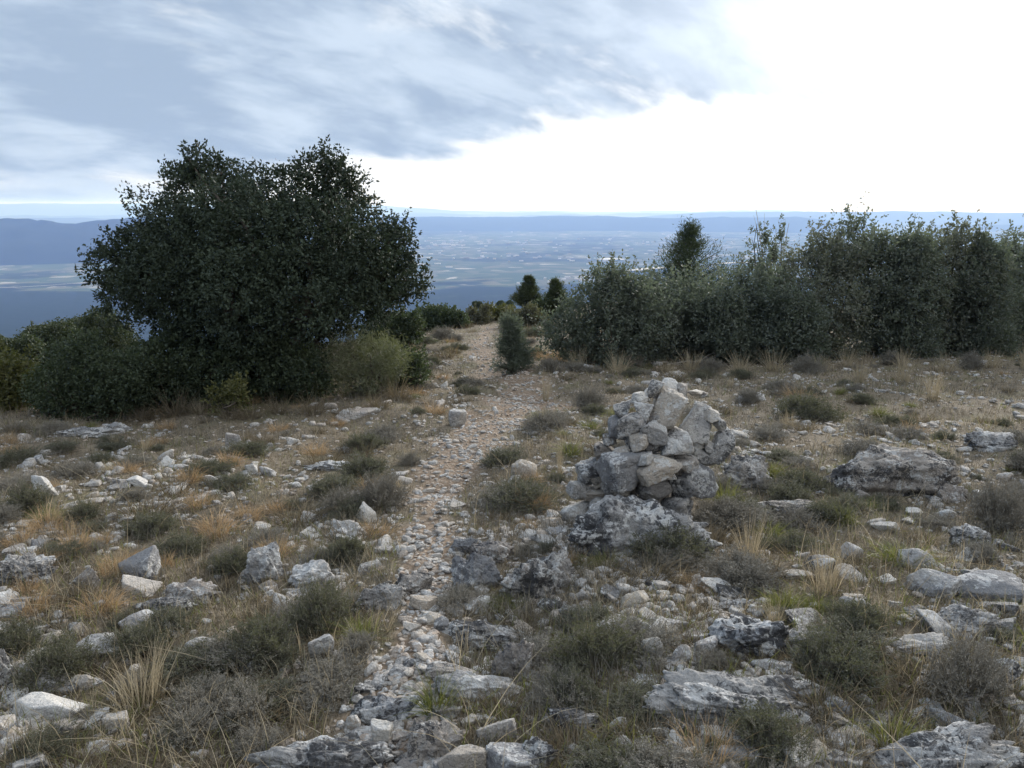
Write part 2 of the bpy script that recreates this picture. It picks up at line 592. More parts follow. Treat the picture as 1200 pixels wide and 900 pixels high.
# ------------------------------------------------------------------ the valley and its hills
def z_valley(X, Y):
    r = np.hypot(X, Y)
    p = np.stack([X.ravel(), Y.ravel(), np.zeros(X.size)], 1)
    n1 = fbm(p / 900.0, 4).reshape(X.shape)
    foot = np.clip(1 - (r - 1500) / 3200, 0, 1) * np.clip((r - 900) / 500, 0, 1)
    z = FLOOR + 60 * foot * (n1 + 0.6)
    n2 = fbm(p / 5200.0 + 4.7, 5).reshape(X.shape)
    hills = np.clip((r - 13000) / 9000, 0, 1) * np.clip((60000 - r) / 8000, 0, 1)
    z = z + hills * np.clip(n2 + 0.12, 0, 2) * 190
    z = np.where(r < 1300, z - 14, z)
    return z


m_val, N = mat('valley_fields')
P = pos_of(N)
P2 = N.vmath('ADD', P, N.vmath('MULTIPLY', N.vmath('SUBTRACT', N.noise(P, 0.002, 3, col=True), (0.5, 0.5, 0.5)), (260, 260, 0)))
vo = N.n('ShaderNodeTexVoronoi'); N.put(vo.inputs['Vector'], P2); vo.inputs['Scale'].default_value = 1 / 120.0
rc = N.n('ShaderNodeSeparateColor'); N.put(rc.inputs[0], vo.outputs['Color'])
f1, f2 = rc.outputs[0], rc.outputs[1]
fields = N.mix(f1, (0.065, 0.085, 0.042), (0.135, 0.125, 0.085))
fields = N.mix(N.ramp(f2, 0.45, 0.55), fields, (0.055, 0.075, 0.035))
fields = N.mix(N.ramp(f2, 0.93, 0.95), fields, (0.30, 0.28, 0.24))
woodn = N.noise(P, 0.0009, 6, 0.62)
wood = N.mix(N.noise(P, 0.02, 4, 0.7), (0.010, 0.016, 0.010), (0.030, 0.038, 0.020))
Ps = N.n('ShaderNodeSeparateXYZ'); N.put(Ps.inputs[0], P)
edge = N.math('ADD', Ps.outputs[1], N.math('MULTIPLY', N.math('SUBTRACT', woodn, 0.5), 5200))
edge = N.math('ADD', edge, N.math('MULTIPLY', Ps.outputs[0], -0.05))
near_wood = N.ramp(edge, 4650, 5050, 1.0, 0.0)
hill_wood = N.ramp(N.math('ADD', Ps.outputs[2], N.math('MULTIPLY', woodn, 60)), -450, -425)
spots = N.ramp(woodn, 0.53, 0.57)
c = N.mix(N.math('MAXIMUM', N.math('MAXIMUM', near_wood, N.math('MULTIPLY', hill_wood, 0.85)), N.math('MULTIPLY', spots, 0.8)), fields, wood)
finish(N, c, 1.0, spec=0.0)
rv = np.concatenate([np.geomspace(880, 14000, 190), np.geomspace(14100, 60000, 190)])
tv = np.concatenate([np.linspace(R(-180), R(-50), 40), np.linspace(R(-49.5), R(49.5), 420), np.linspace(R(50), R(180), 40)])
valley = polar('valley_terrain', rv, tv, z_valley, m_val)
tag(valley, 'wide hazy valley floor of fields and woods far below', 'valley', kind='structure')

m_hill, N = mat('wooded_hills')
P = pos_of(N)
finish(N, N.mix(N.noise(P, 0.004, 6, 0.7), (0.010, 0.016, 0.011), (0.034, 0.040, 0.024)), 1.0, spec=0.0)


def ridge_sheet(name, label, az0, az1, r0, r1, peak, seed, waves, na=220, nr=44):
    """a long wooded ridge standing on the valley floor, as a height field with real depth"""
    az = np.linspace(R(az0), R(az1), na)
    r = np.linspace(r0, r1, nr)
    RR, TT = np.meshgrid(r, az, indexing='ij')
    X, Y = RR * np.sin(TT), RR * np.cos(TT)
    u = (RR - r0) / (r1 - r0)
    prof = np.clip(np.sin(np.pi * np.clip(u, 0, 1) ** 0.8), 0, 1) ** 0.75
    p = np.stack([X.ravel() / waves + seed, Y.ravel() / waves, np.zeros(X.size)], 1)
    n = fbm(p, 5).reshape(X.shape)
    g = ridged(p * 2.3, 4).reshape(X.shape)
    e = (TT - R(az0)) / (R(az1) - R(az0))
    endf = np.clip(np.minimum(e, 1 - e) / 0.12, 0, 1) ** 0.6
    Z = FLOOR - 25 + endf * prof * peak * (0.86 + 0.24 * n + 0.24 * (g - 0.5)) + 25 * prof
    idx = np.arange(nr * na).reshape(nr, na)
    F = np.stack([idx[:-1, :-1], idx[:-1, 1:], idx[1:, 1:], idx[1:, :-1]], -1).reshape(-1, 4)[:, ::-1]
    o = mk(name, np.stack([X, Y, Z], -1).reshape(-1, 3), F, m_hill)
    tag(o, label, 'hills', kind='structure')


ridge_sheet('hills', 'long dark blue wooded ridge across the left of the valley', -60, -12.5, 8000, 11500, 395, 1.3, 2600)
ridge_sheet('hills', 'low pale hazy hills along the horizon of the valley', -16, 24, 15500, 21500, 250, 7.9, 3600)
ridge_sheet('hills', 'higher hazy hills on the right beyond the thicket', 8, 55, 24000, 33000, 300, 3.3, 5200)
ridge_sheet('mountains', 'faint far mountain range above the left ridge', -60, -3, 42000, 52000, 545, 5.1, 9000)

# water and riverbed in the valley
m_water, N = mat('still_water')
finish(N, (0.02, 0.03, 0.035), 0.08, spec=0.5)
m_bed, N = mat('pale_riverbed')
finish(N, N.mix(N.noise(pos_of(N), 0.02, 4), (0.24, 0.22, 0.19), (0.36, 0.34, 0.30)), 1.0, spec=0.0)


def plain_pt(px, py):
    d = ray(px, py)
    t = (EYE - FLOOR) / -d[2]
    return d[0] * t, d[1] * t


def strip(name, pts, material, label, cat, dz):
    """a flat irregular strip on the valley floor; pts are (px, py, half depth in metres)"""
    C = [(*plain_pt(a, b), hw) for a, b, hw in pts]
    n = 60
    t = np.linspace(0, len(C) - 1, n)
    C = np.array(C)
    x, y, hw = (np.interp(t, np.arange(len(C)), C[:, k]) for k in range(3))
    wob = 1 + 0.35 * pnoise(np.stack([t * 2.1, t * 0 + len(pts), t * 0 + x[0] * .01], 1))
    V = np.concatenate([np.stack([x, y - hw * wob, np.full(n, FLOOR + dz)], 1), np.stack([x, y + hw * wob, np.full(n, FLOOR + dz)], 1)])
    i = np.arange(n - 1)
    F = np.stack([i, i + 1, n + i + 1, n + i], 1)
    o = mk(name, V, F, material)
    tag(o, label, cat, kind='structure')


strip('lake', [(699, 304.5, 30), (712, 304, 110), (728, 304.2, 90), (733, 304.5, 20)], m_water, 'small bright lake shining in the middle of the valley', 'lake', 6)
strip('lake', [(728, 318.5, 15), (745, 317, 75), (765, 315.2, 90), (792, 313, 40)], m_water, 'long bright lake just above the thicket tops', 'lake', 6)
strip('lake', [(834, 310, 20), (850, 309, 60), (880, 308, 25)], m_water, 'bright water glimpsed between the conical tree and the bare branches', 'lake', 6)
strip('river', [(-60, 338, 14), (20, 337.5, 14), (60, 335, 20), (110, 331, 24), (200, 329, 16)], m_bed, 'pale dry riverbed crossing the valley at the left', 'river', 5)
strip('road', [(-30, 300, 20), (30, 299.5, 40), (85, 299, 24)], m_bed, 'pale strip of bare ground below the dark ridge', 'road', 5)
strip('road', [(505, 287.3, 40), (525, 286.6, 90), (545, 288, 60)], m_bed, 'pale quarry patch in the valley right of the oak', 'quarry', 5)
strip('road', [(600, 287.5, 25), (625, 287, 80), (642, 287.4, 40)], m_bed, 'pale patch of bare ground in the middle of the valley', 'quarry', 5)

# the far towns: hundreds of pale specks nobody could count
m_town, N = mat('town_walls')
finish(N, N.mix(attr(N, 'tint'), (0.25, 0.22, 0.19), (0.55, 0.53, 0.50)), 0.9, spec=0.1)
bag = Bag()
g = np.random.default_rng(3)
CUBE = np.array([(x, y, z) for x in (-.5, .5) for y in (-.5, .5) for z in (0, 1)])
CF = np.array([(0, 1, 3, 2), (4, 6, 7, 5), (0, 4, 5, 1), (2, 3, 7, 6), (1, 5, 7, 3)])
for cx, cy, n, spr in ((525, 286, 60, 600), (625, 268, 120, 1300), (650, 330, 14, 160), (600, 300, 50, 900), (60, 300, 30, 500), (540, 300, 30, 700), (900, 280, 50, 1300), (760, 285, 60, 1500)):
    x0, y0 = plain_pt(cx, cy)
    for k in range(n):
        s = np.array([g.uniform(14, 55), g.uniform(12, 30), g.uniform(7, 14)])
        bag.add(CUBE * s + np.array([x0 + g.normal() * spr, y0 + g.normal() * spr * 0.8, FLOOR]), CF, g.random())
town = bag.obj('far_town', m_town, smooth=False)
tag(town, 'scattered pale town buildings far off in the valley', 'town', kind='stuff')

# the air
hz = bpy.data.meshes.new('haze')
bm = bmesh.new()
bmesh.ops.create_cube(bm, size=1)
for v in bm.verts:
    v.co = (v.co.x * 124000, v.co.y * 124000, (FLOOR - 40) if v.co.z < 0 else 140.0)
bm.to_mesh(hz); bm.free()
haze = bpy.data.objects.new('haze', hz)
COL.objects.link(haze)
m_haze = bpy.data.materials.new('haze_air')
m_haze.use_nodes = True
N = NT(m_haze.node_tree)
v = N.n('ShaderNodeVolumePrincipled')
v.inputs['Color'].default_value = (0.30, 0.48, 1.0, 1)
v.inputs['Absorption Color'].default_value = (1, 1, 1, 1)
v.inputs['Density'].default_value = 7.2e-5
v.inputs['Anisotropy'].default_value = 0.15
o = N.n('ShaderNodeOutputMaterial')
N.put(o.inputs['Volume'], v.outputs[0])
hz.materials.append(m_haze)
tag(haze, 'thin blue haze filling the air over the valley', 'haze', kind='stuff')

#@@OBJECTS@@
# ------------------------------------------------------------------ rocks
def ico(level):
    bm = bmesh.new()
    bmesh.ops.create_icosphere(bm, subdivisions=level, radius=1)
    V = np.array([v.co[:] for v in bm.verts]); F = np.array([[v.index for v in f.verts] for f in bm.faces])
    bm.free()
    return V / np.linalg.norm(V, axis=1, keepdims=True), F


ICO = {k: ico(k) for k in (2, 3, 4, 5, 6)}


def rock_verts(level, seed, planes=14, rough=0.05, karst=0.0, boxy=0.3, soft=26, lump=0.0):
    """an angular block: the hull of random planes with rounded edges, roughened; fits the unit box -0.5..0.5"""
    g = np.random.default_rng(seed)
    V, F = ICO[level]
    nrm = unit(planes, g)
    ax = np.array([[1, 0, 0], [-1, 0, 0], [0, 1, 0], [0, -1, 0], [0, 0, 1], [0, 0, -1.0]]) + g.normal(size=(6, 3)) * 0.22
    ax /= np.linalg.norm(ax, axis=1, keepdims=True)
    nrm = np.concatenate([nrm, ax])
    d = np.concatenate([g.uniform(0.66, 1.05, planes), g.uniform(0.6, 0.78, 6) + (0.35 * (1 - boxy))])
    q = (V @ nrm.T) / d
    q = np.clip(q, 0.02, None)
    r = 1.0 / ((q ** soft).sum(1) ** (1.0 / soft))
    P = V * r[:, None]
    o = g.uniform(-50, 50, 3)
    karst = karst * 1.45
    r2 = 1 + rough * (fbm(P * 2.1 + o, 5, 0.55)) + rough * 0.5 * fbm(P * 7 + o, 3, 0.6)
    if lump:
        r2 = r2 + lump * fbm(P * 1.5 + o, 3, 0.6)
    if karst:
        k = ridged(P * 1.9 + o, 4)
        r2 = r2 - karst * np.clip(0.62 - k, 0, 1) * 1.1 - karst * 0.30 * np.clip(fbm(P * 6.5 + o, 3), 0, 1)
        r2 = r2 + karst * 0.35 * fbm(P * 3.2 + o, 3) + karst * 0.10 * fbm(P * 14 + o, 2)
    P = P * r2[:, None]
    lo, hi = P.min(0), P.max(0)
    return (P - (lo + hi) / 2) / (hi - lo), F


HEROES = []       # name, short name used in other labels, photo place, footprint


def place_rock(name, px, py, w, h, material, label, cat, seed, group=None, level=6, planes=14, rough=0.05, karst=0.0, dep=0.85, sink=None, tilt=0, boxy=0.3, short=None, yaw=None):
    p, t = at(px, py)
    m = t / FPX
    W_, H_ = w * m, h * m
    deep = name == 'limestone_outcrop'
    sink = (0.42 if deep else 0.26) if sink is None else max(sink, 0.36 if deep else 0.2)
    V, F = rock_verts(level, seed, planes, rough, karst, boxy, lump=0.22 if deep and karst > 0.05 else 0.0)
    if deep:
        W_ *= 1.12
    sn = (EYE - p[2]) / math.hypot(t, EYE - p[2])            # how steeply the eye looks down on it
    D_ = min(W_ * dep * 0.8, 0.62 * H_ / sn)
    Hv = max((H_ - 0.85 * D_ * sn) / math.sqrt(1 - sn * sn), 0.3 * H_)
    Ht = Hv / (1 - sink) * 1.02
    V = V * np.array([W_, D_, Ht])
    a = R(tilt)
    V = V @ np.array([[math.cos(a), 0, math.sin(a)], [0, 1, 0], [-math.sin(a), 0, math.cos(a)]])
    o = mk(name, V, F, material)
    o.location = (p[0], p[1] + D_ * 0.35, p[2] + Ht * (0.5 - sink))
    tag(o, label, cat, group)
    HEROES.append((short, px, py - h / 2, p[0], p[1] + D_ * 0.35, W_ / 2, D_ / 2))
    return o


G_OUT = 'limestone outcrops breaking through the turf'
# px, base py, w, h, material, label, short name, options
OUT = [
    (758, 656, 168, 92, M_OUT, 'broad pitted grey limestone outcrop carrying the stacked cairn', 'the cairn plinth', dict(karst=0.16, rough=0.06, sink=0.15, dep=0.6)),
    (882, 572, 64, 46, M_OUT, 'pale rough outcrop rising just behind the right flank of the cairn', 'the pale outcrop right of the cairn', dict(karst=0.14, rough=0.08, boxy=0.6)),
    (556, 693, 62, 54, M_BLUE, 'blue grey lichened outcrop at the right edge of the path', 'the blue path side outcrop', dict(karst=0.12, rough=0.07, tilt=12)),
    (630, 702, 98, 70, M_OUT, 'jagged grey outcrop between the path and the cairn plinth', 'the jagged outcrop left of the cairn', dict(karst=0.2, rough=0.09)),
    (574, 662, 52, 34, M_BLUE, 'rounded blue grey boulder leaning on the path side outcrop', 'the rounded blue boulder', dict(karst=0.06)),
    (546, 650, 34, 24, M_BLUE, 'small dark rounded rock above the path side outcrop', 'the small dark path rock', dict(karst=0.06)),
    (566, 764, 108, 46, M_OUT, 'low white and blue lichened outcrop halfway down the path', 'the low white path outcrop', dict(karst=0.18, rough=0.09)),
    (600, 792, 48, 52, M_BLUE, 'upright blue tinted rock at the end of the low white outcrop', 'the upright blue rock', dict(karst=0.1, rough=0.06)),
    (532, 797, 62, 22, M_STONE, 'long flat pale slab lying beside the green path side tuft', 'the long flat slab', dict(planes=10, rough=0.05, sink=0.1, tilt=-6, boxy=0.9)),
    (565, 822, 108, 36, M_STONE, 'second flat slab half buried under the long flat one', 'the half buried slab', dict(karst=0.08, rough=0.06, tilt=-8, boxy=0.8)),
    (372, 918, 158, 60, M_OUT, 'big white crusted outcrop at the bottom edge left of the path', 'the white crusted outcrop', dict(karst=0.17, rough=0.08)),
    (448, 852, 78, 40, M_BLACK, 'dark hump of rock lying across the foot of the path', 'the dark hump', dict(karst=0.08, rough=0.06)),
    (508, 892, 70, 52, M_OUT, 'grey pitted outcrop in the middle of the bottom edge', 'the pitted bottom outcrop', dict(karst=0.16, rough=0.08)),
    (541, 912, 52, 46, M_TAN, 'squarish tan block at the bottom edge between grey outcrops', 'the squarish tan block', dict(rough=0.04, boxy=0.9)),
    (604, 916, 72, 52, M_BLUE, 'angular grey rock at the bottom edge right of the tan block', 'the angular bottom rock', dict(rough=0.05, planes=10)),
    (584, 870, 40, 34, M_STONE, 'wedge of pale rock above the tan block', 'the pale wedge', dict(rough=0.05, planes=8, tilt=14)),
    (1112, 926, 214, 82, M_OUT, 'large black and white mottled outcrop filling the bottom right corner', 'the bottom right outcrop', dict(karst=0.16, rough=0.07, sink=0.2)),
    (850, 850, 214, 72, M_OUT, 'long blue grey outcrop lying low in front of the cairn', 'the long low outcrop', dict(karst=0.13, rough=0.07, sink=0.2, dep=0.5)),
    (884, 770, 92, 60, M_BLACK, 'outcrop blotched with jet black lichen to the right of the long one', 'the black blotched outcrop', dict(karst=0.13, rough=0.07)),
    (1052, 582, 150, 72, M_OUT, 'big flat topped outcrop on the right of the cairn', 'the flat topped outcrop', dict(karst=0.10, rough=0.06, boxy=0.85, dep=0.6, sink=0.18)),
    (1046, 576, 54, 27, M_BLUE, 'smooth lump at the foot of the flat topped outcrop', 'the smooth lump', dict(karst=0.06, dep=0.5)),
    (1172, 706, 78, 38, M_BLUE, 'smooth grey boulder at the right edge below the bushy thyme', 'the smooth right edge boulder', dict(rough=0.04, planes=8)),
    (1104, 700, 54, 36, M_STONE, 'grey boulder with a bright cap among the right hand tufts', 'the bright capped boulder', dict(rough=0.05, planes=9)),
    (1080, 667, 42, 28, M_STONE, 'rounded grey boulder behind the bright capped one', 'the rounded grey boulder', dict(rough=0.05, planes=9)),
    (1134, 744, 92, 42, M_OUT, 'white crusted hump of rock below the smooth right edge boulder', 'the white crusted hump', dict(karst=0.14, rough=0.07)),
    (1086, 768, 68, 26, M_STONE, 'arched pale rock half hidden by grass on the right', 'the arched pale rock', dict(karst=0.06, rough=0.06)),
    (930, 608, 94, 32, M_OUT, 'low knobbly outcrop between the cairn and the green tuft', 'the low knobbly outcrop', dict(karst=0.22, rough=0.1)),
    (1172, 528, 58, 28, M_OUT, 'pointed grey outcrop at the right edge behind the flat topped one', 'the pointed right edge outcrop', dict(karst=0.1, planes=8)),
    (1118, 588, 32, 26, M_BLUE, 'small bluish rock right of the flat topped outcrop', 'the small bluish rock', dict(karst=0.06)),
    (1140, 640, 46, 30, M_OUT, 'grey lichened rock in front of the bushy thyme on the right', 'the lichened right rock', dict(karst=0.1)),
    (25, 684, 62, 40, M_OUT, 'white and grey outcrop at the left edge among straw', 'the left edge outcrop', dict(karst=0.14, rough=0.08, planes=9)),
    (-4, 808, 30, 58, M_OUT, 'dark weathered rock cut by the left edge', 'the dark left edge rock', dict(karst=0.1)),
    (215, 710, 64, 36, M_BLUE, 'dark blue grey outcrop in the straw on the left', 'the dark blue left outcrop', dict(karst=0.1, rough=0.07)),
    (188, 722, 66, 28, M_OUT, 'pale knobbly outcrop beside the dark blue one', 'the pale knobbly outcrop', dict(karst=0.2, rough=0.09)),
    (308, 682, 46, 46, M_OUT, 'tall grey rock wedged behind the dark thyme bush', 'the tall wedged rock', dict(karst=0.1, planes=9)),
    (366, 692, 54, 38, M_STONE, 'whitish rock right of the tall wedged rock', 'the whitish rock', dict(karst=0.08, planes=9)),
    (444, 714, 54, 38, M_OUT, 'grey boulder at the left edge of the path', 'the grey path edge boulder', dict(karst=0.1)),
    (484, 696, 42, 28, M_OUT, 'low grey hump inside the path', 'the low path hump', dict(karst=0.1)),
    (418, 490, 48, 15, M_STONE, 'bright topped flat rock in front of the broom bush', 'the bright rock by the broom', dict(rough=0.05, boxy=0.8, level=5)),
    (96, 512, 70, 15, M_OUT, 'low pale ledge of rock in front of the dark bush on the left', 'the low pale ledge', dict(karst=0.22, rough=0.14, sink=0.4)),
    (128, 506, 36, 14, M_OUT, 'small grey ledge right of the low pale one', 'the small grey ledge', dict(karst=0.12, level=5)),
    (614, 562, 28, 26, M_TAN, 'pointed orange tinged rock between the path and the cairn', 'the orange tinged rock', dict(planes=8, level=5)),
    (378, 552, 62, 16, M_OUT, 'low broken outcrop left of the upper path', 'the low broken outcrop', dict(karst=0.2, level=5)),
    (152, 414, 30, 24, M_STONE, 'pale rock showing between the bushes left of the oak', 'the pale rock by the oak', dict(karst=0.12, level=5, boxy=0.8)),
    (46, 398, 15, 7, M_STONE, 'small pale rock on the slope among the far left trees', 'the pale slope rock', dict(karst=0.1, level=5)),
    (566, 362, 38, 13, M_STONE, 'pale rocky brow where the path goes over', 'the rocky brow', dict(karst=0.15, level=5)),
    (676, 858, 62, 34, M_OUT, 'grey crumbling outcrop below the dark thyme in the middle foreground', 'the crumbling outcrop', dict(karst=0.15, rough=0.08)),
    (626, 900, 52, 44, M_OUT, 'worn grey rock at the bottom edge with small stones around', 'the worn bottom rock', dict(karst=0.1)),
    (404, 634, 46, 28, M_STONE, 'white streaked rock behind the round thyme left of the path', 'the white streaked rock', dict(karst=0.08, planes=9, level=5)),
    (1180, 800, 46, 34, M_OUT, 'pale outcrop cut by the right edge', 'the pale right edge outcrop', dict(karst=0.14)),
    (960, 760, 60, 26, M_STONE, 'pinkish pale rock right of the black blotched outcrop', 'the pinkish pale rock', dict(karst=0.08, rough=0.06)),
]
for k, (px, py, w, h, mt, lab, short, kw) in enumerate(OUT):
    place_rock('limestone_outcrop', px, py, w, h, mt, lab, 'outcrop', 100 + k, G_OUT, short=short, **kw)

G_BOUL = 'single pale boulders and big stones on the turf'
BOUL = [
    (48, 846, 88, 38, M_WHITE, 'largest white flat topped boulder with a shaded underside at the lower left', 'the white flat topped boulder', dict(planes=7, rough=0.035, sink=0.12, boxy=0.5)),
    (65, 808, 28, 20, M_STONE, 'grey stone resting behind the white flat topped boulder', 'the grey stone behind it', dict(planes=8)),
    (97, 808, 22, 18, M_TAN, 'tan rounded stone right of the white flat topped boulder', 'the tan rounded stone', dict(planes=8)),
    (157, 678, 48, 34, M_BLUE, 'grey wedge shaped boulder rising from the straw', 'the grey wedge boulder', dict(planes=7, tilt=18)),
    (158, 696, 46, 22, M_WHITE, 'white slab lying against the grey wedge boulder', 'the white slab', dict(planes=6, tilt=-10, boxy=0.7)),
    (100, 688, 34, 26, M_BLUE, 'round grey boulder left of the white slab', 'the round grey boulder', dict(planes=9)),
    (233, 770, 40, 28, M_STONE, 'blotchy stone above the spray of dead stalks', 'the blotchy stone', dict(karst=0.06)),
    (372, 774, 42, 34, M_STONE, 'grey boulder with a white edge below the dark thyme', 'the white edged boulder', dict(planes=7, tilt=20)),
    (136, 858, 28, 24, M_WHITE, 'white pointed stone below the spray of dead stalks', 'the white pointed stone', dict(planes=8)),
    (765, 774, 28, 30, M_WHITE, 'upright white pyramid shaped stone in the foreground', 'the white pyramid stone', dict(planes=7, sink=0.1)),
    (800, 782, 32, 28, M_STONE, 'ragged white and grey stone right of the white pyramid stone', 'the ragged stone', dict(karst=0.08)),
    (717, 750, 36, 26, M_STONE, 'stone with a dark face left of the white pyramid stone', 'the dark faced stone', dict(planes=7)),
    (682, 703, 22, 13, M_STONE, 'low grey stone in front of the jagged outcrop', 'the low grey stone', dict(planes=8)),
    (744, 710, 36, 20, M_TAN, 'reddish tan stone in front of the cairn plinth', 'the reddish stone', dict(planes=8)),
    (775, 692, 22, 13, M_WHITE, 'smooth oval white stone in front of the cairn plinth', 'the smooth oval stone', dict(planes=16, rough=0.02)),
    (725, 860, 22, 20, M_WHITE, 'round white stone right of the crumbling outcrop', 'the round white stone', dict(planes=12)),
    (769, 866, 16, 16, M_WHITE, 'small bright white stone under the long low outcrop', 'the small bright stone', dict(planes=7)),
    (700, 898, 28, 20, M_WHITE, 'pale stone at the bottom edge below the round white one', 'the bottom pale stone', dict(planes=7)),
    (676, 902, 30, 14, M_WHITE, 'long white stone cut by the bottom edge', 'the long white stone', dict(planes=7, tilt=25)),
    (428, 612, 20, 24, M_WHITE, 'white stone leaning against the grey thyme by the path', 'the leaning white stone', dict(planes=7, tilt=28)),
    (160, 570, 28, 13, M_WHITE, 'white elongated stone on the left turf', 'the white elongated stone', dict(planes=8, tilt=-14)),
    (205, 576, 20, 8, M_WHITE, 'small white stone right of the white elongated one', 'the small white stone', dict(planes=8, level=4)),
    (48, 582, 22, 30, M_WHITE, 'standing white stone at the far left', 'the standing white stone', dict(planes=7, tilt=30)),
    (274, 527, 22, 22, M_STONE, 'upright grey stone with a white foot below the oak', 'the upright stone below the oak', dict(planes=7, sink=0.1)),
    (107, 592, 28, 10, M_STONE, 'flat grey stone in the left turf', 'the flat left stone', dict(planes=8, level=5)),
    (40, 545, 18, 13, M_BLUE, 'dark stone at the far left below the dark bush', 'the dark far left stone', dict(planes=8, level=5)),
    (246, 566, 16, 11, M_WHITE, 'white stone in a little heap left of the path', 'the heap stone', dict(planes=8, level=5)),
    (294, 555, 18, 14, M_WHITE, 'white stone at the right end of the little heap', 'the heap end stone', dict(planes=8, level=5)),
    (536, 500, 22, 22, M_STONE, 'pale stone standing at the path edge halfway up', 'the path edge stone', dict(planes=7, level=5)),
    (1074, 605, 22, 11, M_WHITE, 'white stone below the flat topped outcrop', 'the white stone below the outcrop', dict(planes=7, level=5)),
    (1115, 607, 26, 13, M_WHITE, 'white block right of the white stone below the flat topped outcrop', 'the white block', dict(planes=7, level=5)),
    (1040, 624, 34, 16, M_STONE, 'pale slab above the bright green tuft', 'the pale slab', dict(planes=8, level=5)),
    (1000, 660, 26, 26, M_STONE, 'pale upright stone left of the bright green tuft', 'the pale upright stone', dict(planes=8, level=5)),
    (936, 680, 44, 14, M_TAN, 'flat tan slab in the grass right of the cairn', 'the flat tan slab', dict(planes=8, level=5)),
    (495, 716, 34, 20, M_TAN, 'flat tan slab set in the middle of the path', 'the flat path slab', dict(planes=8, sink=0.3)),
    (506, 732, 28, 14, M_TAN, 'pinkish slab just below the flat path slab', 'the pinkish path slab', dict(planes=8, sink=0.3)),
    (482, 742, 22, 14, M_WHITE, 'white stone on the path left of the pinkish slab', 'the white path stone', dict(planes=8)),
    (517, 740, 18, 18, M_BLUE, 'grey egg shaped stone on the path', 'the grey egg stone', dict(planes=14, rough=0.02)),
    (447, 872, 26, 30, M_WHITE, 'cream block standing below the dark hump', 'the cream block', dict(planes=5, boxy=1.0)),
    (413, 858, 20, 22, M_TAN, 'triangular tan stone left of the cream block', 'the triangular tan stone', dict(planes=6)),
    (549, 852, 20, 14, M_WHITE, 'white stone behind the pitted bottom outcrop', 'the white bottom stone', dict(planes=7)),
    (566, 848, 24, 12, M_TAN, 'orange tinted flat stone right of the white bottom stone', 'the orange flat stone', dict(planes=9)),
]
for k, (px, py, w, h, mt, lab, short, kw) in enumerate(BOUL):
    kw = dict(dict(level=5), **kw)
    place_rock('limestone_boulder', px, py, w, h, mt, lab, 'boulder', 300 + k, G_BOUL, short=short, **kw)

# ------------------------------------------------------------------ the cairn: every stone lies loose on the others
CAIRN = [  # px, py, w, h, tilt, material, label
    (782, 485, 34, 60, -22, M_TAN, 'tall tan slab leaning across the top of the cairn'),
    (785, 454, 21, 21, 10, M_WHITE, 'pale capstone on the very top of the cairn'),
    (769, 456, 17, 20, -12, M_CAIRN, 'grey stone beside the pale capstone on its left'),
    (799, 463, 16, 27, -8, M_CAIRN, 'purple grey upright stone right of the pale capstone'),
    (752, 465, 24, 10, 14, M_WHITE, 'thin white slab jutting out left of the cairn top'),
    (816, 460, 17, 7, -4, M_WHITE, 'thin white slab jutting out right of the cairn top'),
    (819, 498, 34, 52, -26, M_CAIRN, 'large grey slab leaning on the right of the tall tan slab'),
    (836, 487, 20, 14, -14, M_WHITE, 'pale knob on the right shoulder of the cairn'),
    (844, 496, 12, 15, 8, M_CAIRN, 'small stone below the pale knob of the cairn'),
    (733, 481, 23, 18, 12, M_CAIRN, 'grey wedge on the left shoulder of the cairn'),
    (754, 480, 22, 20, -20, M_CAIRN, 'block between the grey wedge and the tall tan slab'),
    (743, 497, 36, 25, 14, M_CAIRN, 'pale broad stone below the grey wedge of the cairn'),
    (768, 506, 30, 30, 0, M_CAIRN, 'blue grey block under the tall tan slab'),
    (750, 517, 21, 24, 6, M_TAN, 'tan rounded stone in the heart of the cairn front'),
    (795, 522, 33, 36, -28, M_CAIRN, 'grey slab slanting below the foot of the tall tan slab'),
    (812, 516, 32, 20, -30, M_CAIRN, 'oblong stone with a white chip under the large grey slab'),
    (722, 503, 18, 28, 5, M_BLUE, 'dark upright stone on the left side of the cairn'),
    (827, 537, 28, 19, -18, M_CAIRN, 'pale lichened stone low on the right of the cairn'),
    (732, 549, 48, 40, 4, M_BLUE, 'largest smooth blue grey block at the foot of the cairn'),
    (772, 549, 50, 25, 28, M_TAN, 'pale yellow bone shaped stone in the middle of the cairn foot'),
    (802, 546, 22, 15, -6, M_CAIRN, 'dark pitted stone right of the bone shaped stone'),
    (816, 562, 56, 36, -18, M_BLUE, 'broad dark block at the right foot of the cairn'),
    (729, 531, 18, 13, 8, M_CAIRN, 'small flat stone above the largest smooth block'),
    (710, 531, 24, 30, 18, M_OUT, 'black lichened stone on the left flank of the cairn'),
    (692, 555, 27, 27, 14, M_OUT, 'rough lichened block low on the left flank of the cairn'),
    (703, 566, 17, 14, 8, M_TAN, 'pinkish pebble wedged left of the largest smooth block'),
    (692, 582, 31, 15, 6, M_TAN, 'thin tan slab lying at the left foot of the cairn'),
    (674, 602, 32, 22, 4, M_CAIRN, 'bluish block at the outermost left foot of the cairn'),
    (680, 575, 28, 22, 10, M_CAIRN, 'blue grey block behind the thin tan slab'),
    (848, 522, 26, 38, -12, M_OUT, 'pale crusted slab closing the right side of the cairn'),
    (715, 515, 16, 16, 0, M_OUT, 'small dark stone between the left flank stones'),
    (785, 555, 14, 14, 0, M_CAIRN, 'small stone wedged under the bone shaped stone'),
    (833, 524, 16, 16, 0, M_CAIRN, 'small grey stone behind the pale lichened one'),
    (757, 538, 18, 14, 10, M_CAIRN, 'small stone wedged over the largest smooth block'),
]
base_p, base_t = at(745, 640)
AXX = (760 - 600) / FPX * (base_t + 0.42)
